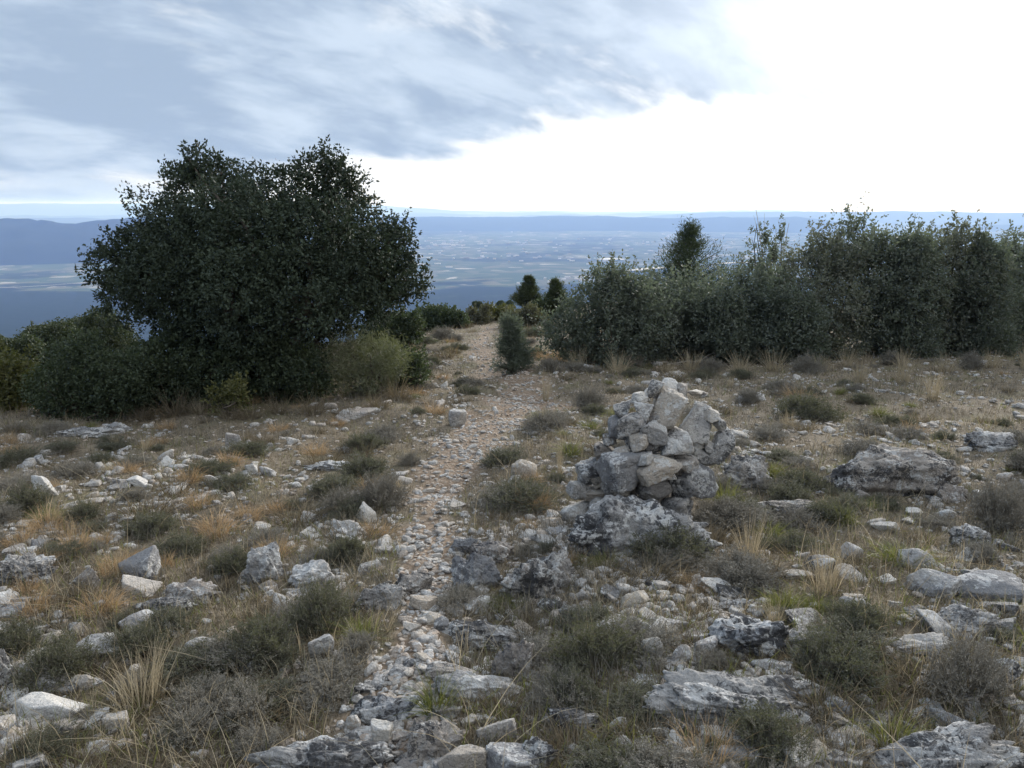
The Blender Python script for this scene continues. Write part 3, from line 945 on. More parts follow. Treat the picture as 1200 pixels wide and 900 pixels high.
AXD = base_t + 0.42                                   # depth of the cairn's axis along the view
fwd = np.array([0, CP, -SP])
CAIRN_XY = None
for k, (px, py, w, h, tilt, mt, lab) in enumerate(CAIRN):
    fr = np.clip((610 - py) / 165.0, 0, 1)
    Rm = 0.09 + 0.29 * (1 - fr)
    lat = (px - 762) / FPX * AXD
    off = math.sqrt(max(Rm * Rm - lat * lat, 0.0)) if abs(lat) < Rm else 0.0
    dep = AXD - off
    d = ray(px, py) * dep
    m = dep / FPX
    W_, H_ = w * m * 1.10, h * m * 1.10
    D_ = max(0.10, min(0.26, 0.9 * math.sqrt(W_ * H_) + 0.03))
    V, F = rock_verts(5, 700 + k, 8, 0.06, 0.08 if mt is M_OUT else 0.02, 0.4, 24)
    V = V * np.array([W_, D_, H_])
    a = R(-tilt)
    V = V @ np.array([[math.cos(a), 0, math.sin(a)], [0, 1, 0], [-math.sin(a), 0, math.cos(a)]]).T
    o = mk('cairn_stone', V, F, mt)
    o.rotation_euler = (random.uniform(-0.25, 0.1), 0, random.uniform(-0.3, 0.3))
    c = np.array([d[0], d[1], d[2] + EYE]) + fwd * D_ * 0.30
    o.location = c
    tag(o, lab, 'stone', 'stones stacked in the cairn')
# the stones at its back and heart that carry the visible ones
ax_xy = ray(762, 600) * AXD
axg = float(h_ground(np.array([ax_xy[0]]), np.array([ax_xy[1]]))[0])
for k in range(30):
    lv = k // 6
    a = R(k * 61 + 20) if lv else R(k * 60)
    rad = [0.28, 0.225, 0.16, 0.09, 0.03][lv] * (1 if k % 6 else 0.1)
    s = [0.23, 0.21, 0.19, 0.16, 0.12][lv]
    V, F = rock_verts(4, 800 + k, 7, 0.085, 0.04, 0.2, 18)
    sc = np.array([s * random.uniform(.9, 1.25), s * random.uniform(.8, 1.1), s * random.uniform(.65, .9)])
    o = mk('cairn_stone', V * sc, F, [M_CAIRN, M_BLUE, M_OUT][k % 3])
    o.rotation_euler = (random.uniform(-.2, .2), random.uniform(-.2, .2), random.uniform(0, 6))
    o.location = (ax_xy[0] + rad * math.cos(a), ax_xy[1] + 0.06 + rad * math.sin(a) * (1.0 if math.sin(a) > 0 else 0.45), axg + 0.10 + lv * 0.135)
    tag(o, 'rough grey stone packed inside and behind the front stones of the cairn', 'stone', 'stones stacked in the cairn')
HEROES.append(('the cairn', 760, 540, ax_xy[0], ax_xy[1], 0.5, 0.5))


def clear_of_rocks(x, y, pad=0.0):
    ok = np.ones(len(x), bool)
    for s, a, b, hx, hy, w, d in HEROES:
        ok &= (((x - hx) / (w * 0.78 + pad)) ** 2 + ((y - hy) / (d * 0.78 + pad)) ** 2) > 1
    return ok


# ------------------------------------------------------------------ trees and bushes
def crown(lobes, n_sprig, per, twig, L, Wd, g, up=0.35, flat=1.0, inner=0.25, spiky=0.0, shoots=0, shoot_len=0.4, rag=0.0):
    """leaves on many short twigs that stand out from the surface of a set of lobes"""
    lobes = np.asarray(lobes, float)
    wgt = lobes[:, 3] ** 2; wgt = wgt / wgt.sum()
    li = g.choice(len(lobes), n_sprig, p=wgt)
    d = unit(n_sprig, g)
    c, r = lobes[li, :3], lobes[li, 3]
    rad = np.where(g.random(n_sprig) < inner, g.uniform(0.25, 0.8, n_sprig), g.uniform(0.80, 1.0, n_sprig))
    rad = rad * (1 + 0.26 * pnoise(c * 3 + d * 2.2) + 0.12 * pnoise(c * 5 + d * 5.1) + rag * pnoise(c * 1.3 + d * 1.6 + 7))
    pos = c + d * (rad * r)[:, None] * np.array([1, 1, flat])
    # thin out what is buried in other lobes
    depth = np.full(n_sprig, -9.0)
    for q in lobes:
        depth = np.maximum(depth, 1 - np.linalg.norm((pos - q[:3]) / np.array([1, 1, flat]), axis=1) / q[3])
    keep = (depth < 0.35) | (g.random(n_sprig) < 0.3)
    # leave gaps where light comes through
    keep &= (pnoise(pos * 2.6 + 40) > -0.36) | (g.random(n_sprig) < 0.25)
    if rag:
        keep &= (depth > 0.22) | (pnoise(pos * 2.1 + 11) > -0.02) | (g.random(n_sprig) < 0.22)
    pos, d, li = pos[keep], d[keep], li[keep]
    n = len(pos)
    td = d + np.array([0, 0, up]) + g.normal(size=(n, 3)) * 0.35
    td /= np.linalg.norm(td, axis=1, keepdims=True)
    tl = twig * g.uniform(0.5, 1.3, n) * (1 + spiky * (g.random(n) < 0.12) * 2)
    t = g.uniform(0, 1, (n, per))
    P_ = pos[:, None, :] + td[:, None, :] * (t * tl[:, None])[..., None] + g.normal(size=(n, per, 3)) * twig * 0.16
    ld = td[:, None, :] * 0.55 + unit(n * per, g).reshape(n, per, 3) * 0.9
    tone = np.repeat(np.clip(0.5 + 0.45 * pnoise(pos * 1.7 + 9) + g.normal(size=n) * 0.16, 0, 1), per)
    tone = np.clip(tone + g.normal(size=n * per) * 0.18, 0, 1)
    P_, ld = P_.reshape(-1, 3), ld.reshape(-1, 3)
    if shoots:
        # leafy shoots standing out of the top make the outline ragged
        top = np.nonzero((d[:, 2] > 0.35) & (depth[keep] < 0.12))[0]
        top = top if len(top) > 4 else np.arange(n)
        pick = g.choice(top, shoots)
        sdir = d[pick] * 0.35 + np.array([0, 0, 1.0]) + g.normal(size=(shoots, 3)) * 0.22
        sdir /= np.linalg.norm(sdir, axis=1, keepdims=True)
        sl_ = shoot_len * g.uniform(0.3, 1.0, shoots)
        k = per * 3
        tt = g.random((shoots, k)) ** 0.85
        sp = pos[pick][:, None] + sdir[:, None] * (tt * sl_[:, None])[..., None] + g.normal(size=(shoots, k, 3)) * (0.030 * (1.25 - tt))[..., None]
        P_ = np.concatenate([P_, sp.reshape(-1, 3)])
        ld = np.concatenate([ld, (sdir[:, None] * 0.6 + unit(shoots * k, g).reshape(shoots, k, 3) * 0.8).reshape(-1, 3)])
        tone = np.concatenate([tone, np.clip(0.6 + g.normal(size=shoots * k) * 0.2, 0, 1)])
    Ls = L * g.uniform(0.65, 1.25, len(P_))
    V, F = leaf_mesh(P_, ld, Ls, Wd * Ls / L, g)
    return V, F, np.repeat(tone, 4)


def lumpy(lobes, g, k=8, frac=0.40, shrink=0.84):
    """every lobe carries smaller lobes on its surface"""
    out = []
    for l in np.asarray(lobes, float):
        out.append((*l[:3], l[3] * shrink))
        d = unit(k, g)
        for q in d:
            rr_ = l[3] * frac * g.uniform(0.6, 1.25)
            out.append((*(l[:3] + q * (l[3] * 1.02 - rr_ * 0.55)), rr_))
    return np.array(out)


def woody(root, tips, r0, g, amp=0.05, sides=7, n=9):
    bag = Bag()
    for tip in tips:
        pts = wig(root + g.normal(size=3) * np.array([r0, r0, 0]) * 0.8, tip, n, amp, g)
        V, F = tube(pts, np.linspace(r0, r0 * 0.22, n), sides)
        bag.add(V, F)
    return bag


def plant(name, label, cat, group, loc, lobes, n_sprig, per, twig, L, Wd, material, seed, r0=0.03, tips=None, bark=None, part='foliage', stem='stem', **kw):
    g = np.random.default_rng(seed)
    e = tag(empty(name, loc), label, cat, group)
    V, F, a = crown(lumpy(lobes, g, 5, 0.45, 0.9), n_sprig, per, twig, L, Wd, g, **kw)
    mk(part, V, F, material, e, {'tint': a}, smooth=False)
    lob = np.asarray(lobes, float)
    if tips is None:
        tips = [l[:3] + np.array([0, 0, l[3] * 0.5]) for l in lob]
    woody(np.array([0, 0, -0.08]), tips, r0, g).obj(stem, bark or M_BARK, e)
    return e


def m_at(px, py):
    p, t = at(px, py)
    return p, t / FPX


# --- the big oak at the left
p0, t0 = at(330, 470)
m = t0 / FPX * 1.06
oak_depth = t0 * 1.06


def at_depth(px, py, depth):
    d = ray(px, py) * depth
    return np.array([d[0], d[1], d[2] + EYE])


oak_loc = at_depth(320, 470, oak_depth); oak_loc[2] = float(h_ground(oak_loc[0:1], oak_loc[1:2])[0])
OAK_LOBES_PX = [  # px, py, radius px, depth offset (m)
    (232, 232, 40, 0.0), (262, 222, 36, 0.3), (302, 240, 38, 0.1), (345, 226, 40, -0.1), (392, 222, 34, 0.1), (405, 252, 34, 0.4), (420, 262, 34, 0.0),
    (190, 262, 38, 0.1), (166, 292, 38, 0.2), (146, 318, 34, 0.0), (150, 346, 36, 0.3), (186, 330, 52, -0.5), (230, 290, 58, -0.7), (290, 282, 60, -0.9),
    (350, 285, 58, -0.7), (400, 300, 52, -0.4), (440, 296, 38, 0.1), (458, 330, 38, 0.1), (446, 346, 30, 0.1), (410, 350, 48, -0.3), (350, 345, 56, -0.8),
    (285, 348, 58, -0.9), (225, 355, 52, -0.6), (200, 372, 34, 0.0), (250, 395, 48, -0.3), (320, 390, 46, -0.2), (372, 380, 36, 0.2), (270, 300, 60, 0.8),
    (350, 300, 60, 0.9), (420, 320, 46, 0.9), (200, 320, 46, 0.9), (300, 370, 50, 0.8), (392, 208, 22, 0.0), (230, 198, 18, 0.0), (468, 272, 18, 0.2), (122, 318, 14, 0.1), (475, 330, 22, 0.1),
    (215, 212, 16, 0.2), (255, 204, 18, 0.1), (228, 188, 12, 0.0), (388, 192, 14, 0.0), (365, 210, 18, -0.1)]
lobes = []
for px, py, rp, dz_ in OAK_LOBES_PX:
    q = at_depth(px, py, oak_depth + dz_) - oak_loc
    lobes.append((*q, rp * m * 0.92))
g = np.random.default_rng(21)
oak = tag(empty('oak_tree', oak_loc), 'big rounded evergreen oak with a dense dark crown left of the path', 'tree')
V, F, a = crown(lumpy(lobes, g, 7, 0.46, 0.78), 19000, 11, 0.14, 0.052, 0.027, g, up=0.25, inner=0.30, spiky=0.25, shoots=70, shoot_len=0.2)
mk('crown', V, F, M_OAK, oak, {'tint': a}, smooth=False)
bag = Bag()
for k in range(5):
    a_ = k * 1.3 + 0.4
    st = np.array([0.18 * math.cos(a_), 0.18 * math.sin(a_), -0.12])
    top = np.array([0.75 * math.cos(a_), 0.6 * math.sin(a_), 0.85 + 0.15 * k % 0.4])
    pts = wig(st, top, 10, 0.03, g)
    V, F = tube(pts, np.linspace(0.10, 0.055, 10), 8)
    bag.add(V, F)
    for l in lobes[k::5]:
        q = wig(top, np.array(l[:3]), 8, 0.05, g)
        V, F = tube(q, np.linspace(0.045, 0.010, 8), 6)
        bag.add(V, F)
bag.obj('trunk', M_BARK, oak)


def bush_px(name, label, cat, group, base, blobs, material, seed, dens=1.0, L=0.035, Wd=0.018, twig=0.12, per=9, depth_pad=0.25, **kw):
    """a bush whose lobes are read off the photograph and given real depth; base = photo place of its foot"""
    p, t = at(*base)
    dep = t + depth_pad
    loc = at_depth(base[0], base[1], dep); loc[2] = float(h_ground(loc[0:1], loc[1:2])[0])
    m = dep / FPX
    g = np.random.default_rng(seed)
    lob = []
    for px, py, rp in blobs:
        for s in (-0.5, 0.5):
            q = at_depth(px + g.normal() * rp * 0.12, py, dep + s * rp * m * 1.2 + g.normal() * 0.05) - loc
            lob.append((*q, rp * m * 0.95))
    lob = np.array(lob)
    area = (lob[:, 3] ** 2).sum()
    n = int(dens * 1250 * area / 0.25 * (0.12 / twig))
    n = max(60, min(n, 5000))
    L, Wd = L * 1.25, Wd * 1.45
    return plant(name, label, cat, group, loc, lob, n, per, twig, L, Wd, material, seed, r0=kw.pop('r0', 0.018), **dict(dict(inner=0.35, shoots=24, shoot_len=0.28), **kw))


G_B = 'bushes at the foot of the oak'
bush_px('dark_bush', 'rounded dark green bush left of the oak', 'bush', G_B, (98, 494),
        [(62, 460, 24), (95, 432, 32), (128, 446, 30), (85, 468, 28), (125, 472, 26), (100, 412, 15), (148, 460, 22)], M_SHRUB, 31, 1.2, L=0.03, Wd=0.014)
bush_px('yellowing_bush', 'yellowish green bush at the far left edge', 'bush', G_B, (10, 480),
        [(-15, 452, 30), (15, 448, 26), (32, 455, 18), (0, 435, 18)], M_YELLOW, 32, 1.1, L=0.035)
bush_px('dark_bush', 'dark bush filling the shade under the left of the oak', 'bush', G_B, (205, 486),
        [(180, 440, 34), (215, 430, 36), (245, 445, 34), (200, 465, 28), (240, 470, 24), (165, 460, 24)], M_SHRUB, 33, 1.2, depth_pad=0.5)
bush_px('dark_bush', 'dark bush in the shade under the middle of the oak', 'bush', G_B, (310, 478),
        [(285, 435, 36), (325, 430, 36), (355, 445, 32), (300, 460, 26), (345, 462, 24)], M_SHRUB, 34, 1.2, depth_pad=0.6)
bush_px('sprouting_bush', 'little bright green bush sprouting at the foot of the oak', 'bush', G_B, (268, 488),
        [(262, 474, 10), (276, 477, 9), (283, 468, 6)], M_YELLOW, 35, 1.0, L=0.03, depth_pad=0.1)
bush_px('broom_bush', 'grey green twiggy broom bush right of the oak foot', 'bush', G_B, (430, 468),
        [(408, 430, 22), (432, 422, 24), (455, 430, 22), (440, 445, 20), (415, 450, 18), (398, 418, 12)], M_BROOM, 36, 1.3, L=0.05, Wd=0.006, twig=0.16, up=1.2, spiky=0.4)
bush_px('dark_bush', 'green bush squeezed between the broom bush and the path', 'bush', G_B, (478, 458),
        [(474, 432, 17), (486, 438, 14), (466, 446, 14)], M_SHRUB, 37, 1.2, L=0.03)
bush_px('dark_bush', 'dark low bush behind the oak on the right', 'bush', G_B, (470, 412),
        [(452, 395, 24), (475, 389, 20), (440, 400, 18)], M_SHRUB, 38, 1.0, L=0.05, Wd=0.024)
bush_px('dark_bush', 'wide dark bush beyond the oak beside the far path', 'bush', G_B, (516, 388),
        [(498, 379, 15), (516, 375, 15), (535, 381, 13), (506, 385, 12)], M_SHRUB, 39, 1.0, L=0.06, Wd=0.03)

G_S = 'trees on the slope beyond the left bushes'
for k, (bx, bl, lab) in enumerate([
    ((110, 425), [(95, 392, 20), (118, 385, 20), (135, 399, 22), (105, 400, 20)], 'dark tree on the slope right behind the rounded bush'),
    ((62, 430), [(48, 402, 18), (68, 401, 20), (82, 404, 16), (58, 412, 16)], 'dark tree on the slope left of the one behind the rounded bush'),
    ((22, 440), [(15, 418, 14), (32, 412, 14), (25, 428, 14)], 'low tree on the slope near the far left edge'),
    ((-8, 440), [(-5, 412, 14), (3, 420, 12), (-15, 425, 14)], 'dark tree cut by the left edge'),
    ((12, 412), [(12, 402, 5), (12, 407, 7)], 'small pointed tree low on the far left slope'),
]):
    bush_px('slope_tree', lab, 'tree', G_S, bx, bl, M_DARKTREE, 50 + k, 0.7, L=0.07, Wd=0.035, twig=0.2, part='crown', stem='trunk', r0=0.05)

# --- the thicket on the right
G_T = 'shrubs and small trees of the thicket on the right'
T = [
    ('thicket_bush', 'dense dark bush at the left end of the thicket', (700, 428), [(665, 392, 24), (690, 365, 28), (720, 352, 28), (745, 359, 26), (680, 405, 24), (715, 397, 34), (750, 392, 32), (655, 402, 16), (728, 333, 16), (705, 337, 14)], M_JUN, {}),
    ('thicket_bush', 'olive green bush standing in the middle of the thicket', (800, 424), [(775, 357, 26), (800, 352, 26), (785, 392, 34), (815, 387, 34), (830, 357, 24), (770, 400, 26), (820, 405, 24)], M_THICKET, dict(depth_pad=0.4)),
    ('thicket_bush', 'leafy bush below the bare branches of the thicket', (880, 424), [(860, 357, 26), (885, 342, 26), (910, 352, 26), (870, 392, 34), (905, 392, 34), (890, 405, 26), (850, 400, 24)], M_THICKET, dict(depth_pad=0.4)),
    ('thicket_bush', 'bush with reddish tops right of the bare branches', (965, 424), [(942, 316, 22), (962, 300, 20), (984, 304, 22), (940, 362, 34), (980, 357, 36), (960, 397, 34), (990, 402, 28), (930, 402, 26), (928, 312, 12)], M_RED, dict(depth_pad=0.5)),
    ('thicket_tree', 'tallest leafy tree of the thicket with a loose pointed top', (1030, 420), [(1000, 298, 20), (1022, 290, 18), (1045, 292, 20), (975, 300, 16), (1000, 327, 34), (1040, 327, 36), (1070, 332, 34), (1010, 372, 36), (1050, 377, 36), (1030, 400, 28), (998, 269, 11), (994, 250, 6), (1010, 258, 8)], M_THICKET, dict(depth_pad=0.7, L=0.05, Wd=0.024)),
    ('thicket_tree', 'broad tree with browning crown at the right of the thicket', (1115, 418), [(1085, 297, 20), (1108, 291, 19), (1132, 290, 18), (1105, 327, 36), (1140, 332, 34), (1090, 367, 34), (1130, 377, 36), (1112, 400, 30), (1128, 272, 9), (1121, 266, 5), (1150, 307, 18)], M_RED, dict(depth_pad=0.7, L=0.05, Wd=0.024)),
    ('thicket_bush', 'grey green bush at the right end of the thicket', (1180, 412), [(1165, 322, 24), (1190, 312, 26), (1215, 317, 28), (1170, 357, 34), (1205, 362, 38), (1185, 392, 32), (1160, 397, 24), (1192, 287, 14), (1175, 299, 12)], M_THICKET, dict(depth_pad=0.8, L=0.05, Wd=0.024)),
    ('thicket_bush', 'bush at the right edge running out of the picture', (1260, 410), [(1240, 327, 34), (1275, 330, 40), (1250, 370, 40), (1280, 387, 36)], M_THICKET, dict(depth_pad=0.8)),
    ('leggy_shrub', 'leggy shrub with sparse leafy shoots rising above the thicket', (892, 420), [(893, 307, 13), (882, 289, 10), (890, 265, 7), (905, 288, 9), (878, 325, 14), (900, 325, 14), (868, 305, 8), (912, 312, 10), (915, 285, 5)], M_THICKET, dict(dens=0.10, depth_pad=0.9, r0=0.02)),
    ('thicket_bush', 'low grey green bush filling the gap left of the bare branches', (840, 425), [(832, 379, 24), (850, 373, 24), (842, 402, 26), (858, 405, 22), (826, 405, 20)], M_JUN, dict(depth_pad=0.15)),
    ('thicket_bush', 'low bush filling the gap below the reddish tops', (925, 425), [(918, 369, 26), (936, 375, 26), (925, 399, 28), (905, 403, 22), (944, 403, 20)], M_JUN, dict(depth_pad=0.2)),
    ('thicket_bush', 'mid green bush between the two tall thicket trees', (1068, 420), [(1058, 337, 28), (1080, 329, 26), (1066, 367, 32), (1072, 300, 20), (1060, 296, 15), (1076, 397, 28), (1052, 401, 24)], M_JUN, dict(depth_pad=0.35)),
    ('thicket_bush', 'bush joining the broad browning tree to the right end', (1150, 416), [(1142, 347, 26), (1160, 337, 26), (1166, 308, 17), (1152, 302, 14), (1150, 375, 30), (1158, 401, 24), (1140, 403, 22)], M_JUN, dict(depth_pad=0.35)),
    ('thicket_bush', 'bush joining the dense left bush to the olive green one', (758, 426), [(752, 372, 24), (768, 377, 24), (758, 402, 26), (770, 402, 20)], M_THICKET, dict(depth_pad=0.3)),
]
for k, (nm, lab, base, bl, mt, kw) in enumerate(T):
    bush_px(nm, lab, 'tree' if 'tree' in nm else 'bush', G_T, base, bl, mt, 60 + k, **dict(dict(L=0.045, Wd=0.021, twig=0.15, spiky=0.9, shoots=46, shoot_len=0.5, rag=0.38, dens=1.15), **kw))


def conifer(label, base, top, halfw, seed, depth_pad=0.8, tiers=13, material=None, name='juniper_tree', group=None):
    p, t = at(*base)
    dep = t + depth_pad
    loc = at_depth(base[0], base[1], dep); loc[2] = float(h_ground(loc[0:1], loc[1:2])[0])
    m = dep / FPX
    tp = at_depth(top[0], top[1], dep) - loc
    g = np.random.default_rng(seed)
    e = tag(empty(name, loc), label, 'tree', group)
    bagw, Vs = Bag(), []
    V, F = tube(wig((0, 0, -0.1), tp, 9, 0.015, g), np.linspace(0.05, 0.008, 9), 7)
    bagw.add(V, F)
    P_, D_ = [], []
    for k in range(tiers):
        f = (k + 0.4) / tiers
        rad = halfw * m * (1 - f) ** 1.15 * g.uniform(0.75, 1.2) + 0.04
        for j in range(7 if f < 0.7 else 5):
            a_ = g.uniform(0, 6.28)
            b0 = tp * f
            tip = b0 + np.array([math.cos(a_) * rad, math.sin(a_) * rad, rad * g.uniform(0.25, 0.8)])
            pts = wig(b0, tip, 5, 0.012, g)
            V, F = tube(pts, np.linspace(0.014, 0.004, 5), 4)
            bagw.add(V, F)
            n = 170
            u_ = g.uniform(0.1, 1.12, n)[:, None]
            q = b0 + (tip - b0) * u_ + g.normal(size=(n, 3)) * (0.045 + 0.02 * halfw * m)
            P_.append(q); D_.append(np.tile(tip - b0, (n, 1)) / rad * 0.7 + unit(n, g) * 0.9 + np.array([0, 0, 0.3]))
    P_, D_ = np.concatenate(P_), np.concatenate(D_)
    n = len(P_)
    V, F = leaf_mesh(P_, D_, g.uniform(0.05, 0.10, n) * max(1, t / 16), g.uniform(0.008, 0.014, n) * max(1, t / 16), g)
    tone = np.clip(0.5 + 0.4 * pnoise(P_ * 3) + g.normal(size=n) * 0.2, 0, 1)
    mk('crown', V, F, material or M_JUN, e, {'tint': np.repeat(tone, 4)}, smooth=False)
    bagw.obj('trunk', M_BARK, e)
    return e


conifer('dark conical juniper with a spire rising from the thicket', (812, 420), (808, 266), 98, 80, 1.4, 20, M_SHRUB)
conifer('small conical juniper beyond the left end of the thicket', (618, 362), (620, 326), 17, 81, 0.5, 9, M_DARKTREE)
conifer('small dark juniper peeping over the left end of the thicket', (652, 372), (652, 330), 18, 82, 0.5, 9, M_DARKTREE)
conifer('little upright juniper growing beside the far path', (601, 438), (598, 376), 19, 83, 0.05, 9, M_JUN)


def bare(label, base, tips, seed, r0=0.016, depth_pad=0.5, name='bare_shrub', cat='shrub', material=None, lift=0.0, group=None):
    """a leafless branching shrub or fallen branch"""
    p, t = at(*base)
    dep = t + depth_pad
    loc = at_depth(base[0], base[1], dep)
    if not lift:
        loc[2] = float(h_ground(loc[0:1], loc[1:2])[0])
    g = np.random.default_rng(seed)
    bag = Bag()
    for tx, ty, rr_ in tips:
        q = at_depth(tx, ty, dep + g.normal() * 0.12) - loc
        pts = wig((0, 0, 0), q, 12, 0.012, g)
        V, F = tube(pts, np.linspace(r0 * rr_, r0 * 0.25, 12), 6)
        bag.add(V, F)
        for j in range(5):
            i = int(g.integers(5, 11))
            L = np.linalg.norm(q) * g.uniform(0.10, 0.24)
            dv = (pts[i] - pts[i - 2]); dv /= np.linalg.norm(dv)
            dv = dv + unit(1, g)[0] * 0.75
            V, F = tube(wig(pts[i], pts[i] + dv * L, 6, 0.008, g), np.linspace(r0 * 0.35, r0 * 0.12, 6), 4)
            bag.add(V, F)
    o = bag.obj(name, material or M_DEAD)
    o.location = loc
    tag(o, label, cat, group)


bare('bleached bare branches standing up out of the thicket', (905, 410), [(886, 245, 1.2), (924, 262, 1), (910, 268, 0.9), (932, 290, 0.8)], 90, 0.017, 0.8)
bare('bare upright twigs above the reddish topped bush', (985, 410), [(986, 238, 1), (1006, 246, 0.8), (998, 258, 0.8)], 91, 0.012, 0.9)
bare('dead grey branch bent low in front of the tallest thicket tree', (952, 408), [(1000, 378, 1), (975, 392, 0.8)], 92, 0.014, 0.05)
bare('bleached dead stem slanting through the middle of the thicket', (945, 390), [(962, 318, 1), (955, 340, 0.7)], 93, 0.012, 0.25)
bare('long bleached branch fallen in front of the thicket', (800, 424), [(882, 418, 1), (870, 412, 0.6)], 94, 0.016, 0.0, 'fallen_branch', 'branch', lift=1)
bare('shorter bleached branch fallen at the middle of the thicket foot', (772, 426), [(830, 421, 1), (815, 428, .6)], 95, 0.014, 0.0, 'fallen_branch', 'branch', lift=1)
bare('pale stick lying at the right of the thicket foot', (900, 432), [(948, 429, 1)], 96, 0.012, 0.0, 'fallen_branch', 'branch', lift=1)

# far brow bushes
G_F = 'low bushes on the brow of the hill'
for k, (bx, bl, mt, lab) in enumerate([
    ((560, 380), [(552, 374, 8), (566, 372, 8)], M_THYME, 'low grey bush on the brow beside the far path'),
    ((582, 376), [(575, 370, 8), (590, 369, 9)], M_YELLOW, 'low yellowish bush on the brow right of the far path'),
    ((612, 384), [(604, 376, 10), (622, 374, 11), (634, 380, 9)], M_THYME, 'wide grey bush on the brow below the small juniper'),
    ((638, 372), [(632, 364, 10), (646, 362, 10)], M_SHRUB, 'dark bush on the brow between the two small junipers'),
    ((560, 361), [(558, 357, 4), (562, 358, 4)], M_SHRUB, 'tiny dark bush on the pale rocky brow'),
    ((594, 362), [(588, 357, 5), (598, 357, 5)], M_SHRUB, 'small dark bush on the brow left of the small juniper'),
]):
    bush_px('brow_bush', lab, 'bush', G_F, bx, bl, mt, 120 + k, 1.0, L=0.06, Wd=0.025, twig=0.14)

# ------------------------------------------------------------------ dwarf shrubs and grass tufts: one of each kind, then copies
def thyme_proto(seed, grey=False):
    """a cushion of wiry stems with tiny leaves, one metre across"""
    g = np.random.default_rng(seed)
    n = 150
    az = g.uniform(0, 2 * np.pi, n); el = np.arccos(g.uniform(0.08, 1.0, n))
    d = np.stack([np.sin(el) * np.cos(az), np.sin(el) * np.sin(az), np.cos(el)], 1)
    L = g.uniform(0.36, 0.55, n) * (0.85 + 0.3 * pnoise(d * 2.2 + seed)) * np.where(d[:, 2] > 0.5, 1, 0.95)
    base = np.stack([g.normal(size=n) * 0.05, g.normal(size=n) * 0.05, np.full(n, -0.03)], 1)
    bagw = Bag()
    tips = base + d * L[:, None] * np.array([1, 1, 0.95]) + np.array([0, 0, 0.03])
    V, F, mm = blades(base, tips - base, np.linalg.norm(tips - base, axis=1), np.full(n, 0.011), g.uniform(-0.12, 0.05, n), g, 3)
    bagw.add(V, F, np.repeat(g.random(n), mm))
    # side twigs
    k = 9
    t = g.uniform(0.45, 1.0, (n, k))
    q = (base[:, None] + (tips - base)[:, None] * t[..., None]).reshape(-1, 3)
    td = np.repeat(d, k, 0) * 0.7 + unit(n * k, g) * 0.55 + np.array([0, 0, 0.45])
    tl = g.uniform(0.08, 0.17, n * k)
    V, F, mm = blades(q, td, tl, np.full(n * k, 0.006), g.uniform(-0.1, 0.1, n * k), g, 2)
    bagw.add(V, F, np.repeat(g.random(n * k), mm))
    e = bpy.data.objects.new('thyme_shrub', None)
    COL.objects.link(e)
    bagw.obj('stem', M_GREY, e, smooth=False)
    td /= np.linalg.norm(td, axis=1, keepdims=True)
    j = 5 if grey else 9
    u_ = g.uniform(0.2, 1.05, (n * k, j))
    P_ = (q[:, None] + td[:, None] * (u_ * tl[:, None])[..., None]).reshape(-1, 3)
    D_ = np.repeat(td, j, 0) * 0.7 + unit(len(P_), g) * 0.8
    nl = len(P_)
    V, F = leaf_mesh(P_, D_, g.uniform(0.022, 0.045, nl), g.uniform(0.006, 0.011, nl), g)
    tone = np.clip(0.4 + 0.45 * pnoise(P_ * 5 + seed) + g.normal(size=nl) * 0.22, 0, 1)
    mk('foliage', V, F, M_GREY if grey else M_THYME, e, {'tint': np.repeat(tone, 4)}, smooth=False)
    return e


def tuft_proto(name, seed, n, material, spread, droop, w, lean=0.55):
    """a tussock of arching blades, one metre across"""
    g = np.random.default_rng(seed)
    az = g.uniform(0, 2 * np.pi, n)
    el = np.abs(g.normal(size=n)) * lean
    d = np.stack([np.sin(el) * np.cos(az), np.sin(el) * np.sin(az), np.cos(el)], 1)
    rb = np.sqrt(g.random(n)) * spread
    ab = az + g.normal(size=n) * 0.7
    base = np.stack([rb * np.cos(ab), rb * np.sin(ab), np.full(n, -0.04)], 1)
    V, F, mm = blades(base, d, g.uniform(0.35, 0.8, n), g.uniform(0.6, 1.2, n) * w, g.uniform(droop * 0.3, droop, n), g, 4)
    o = mk(name, V, F, material, attrs={'tint': np.repeat(np.clip(g.normal(0.5, 0.28, n), 0, 1), mm)}, smooth=False)
    return o


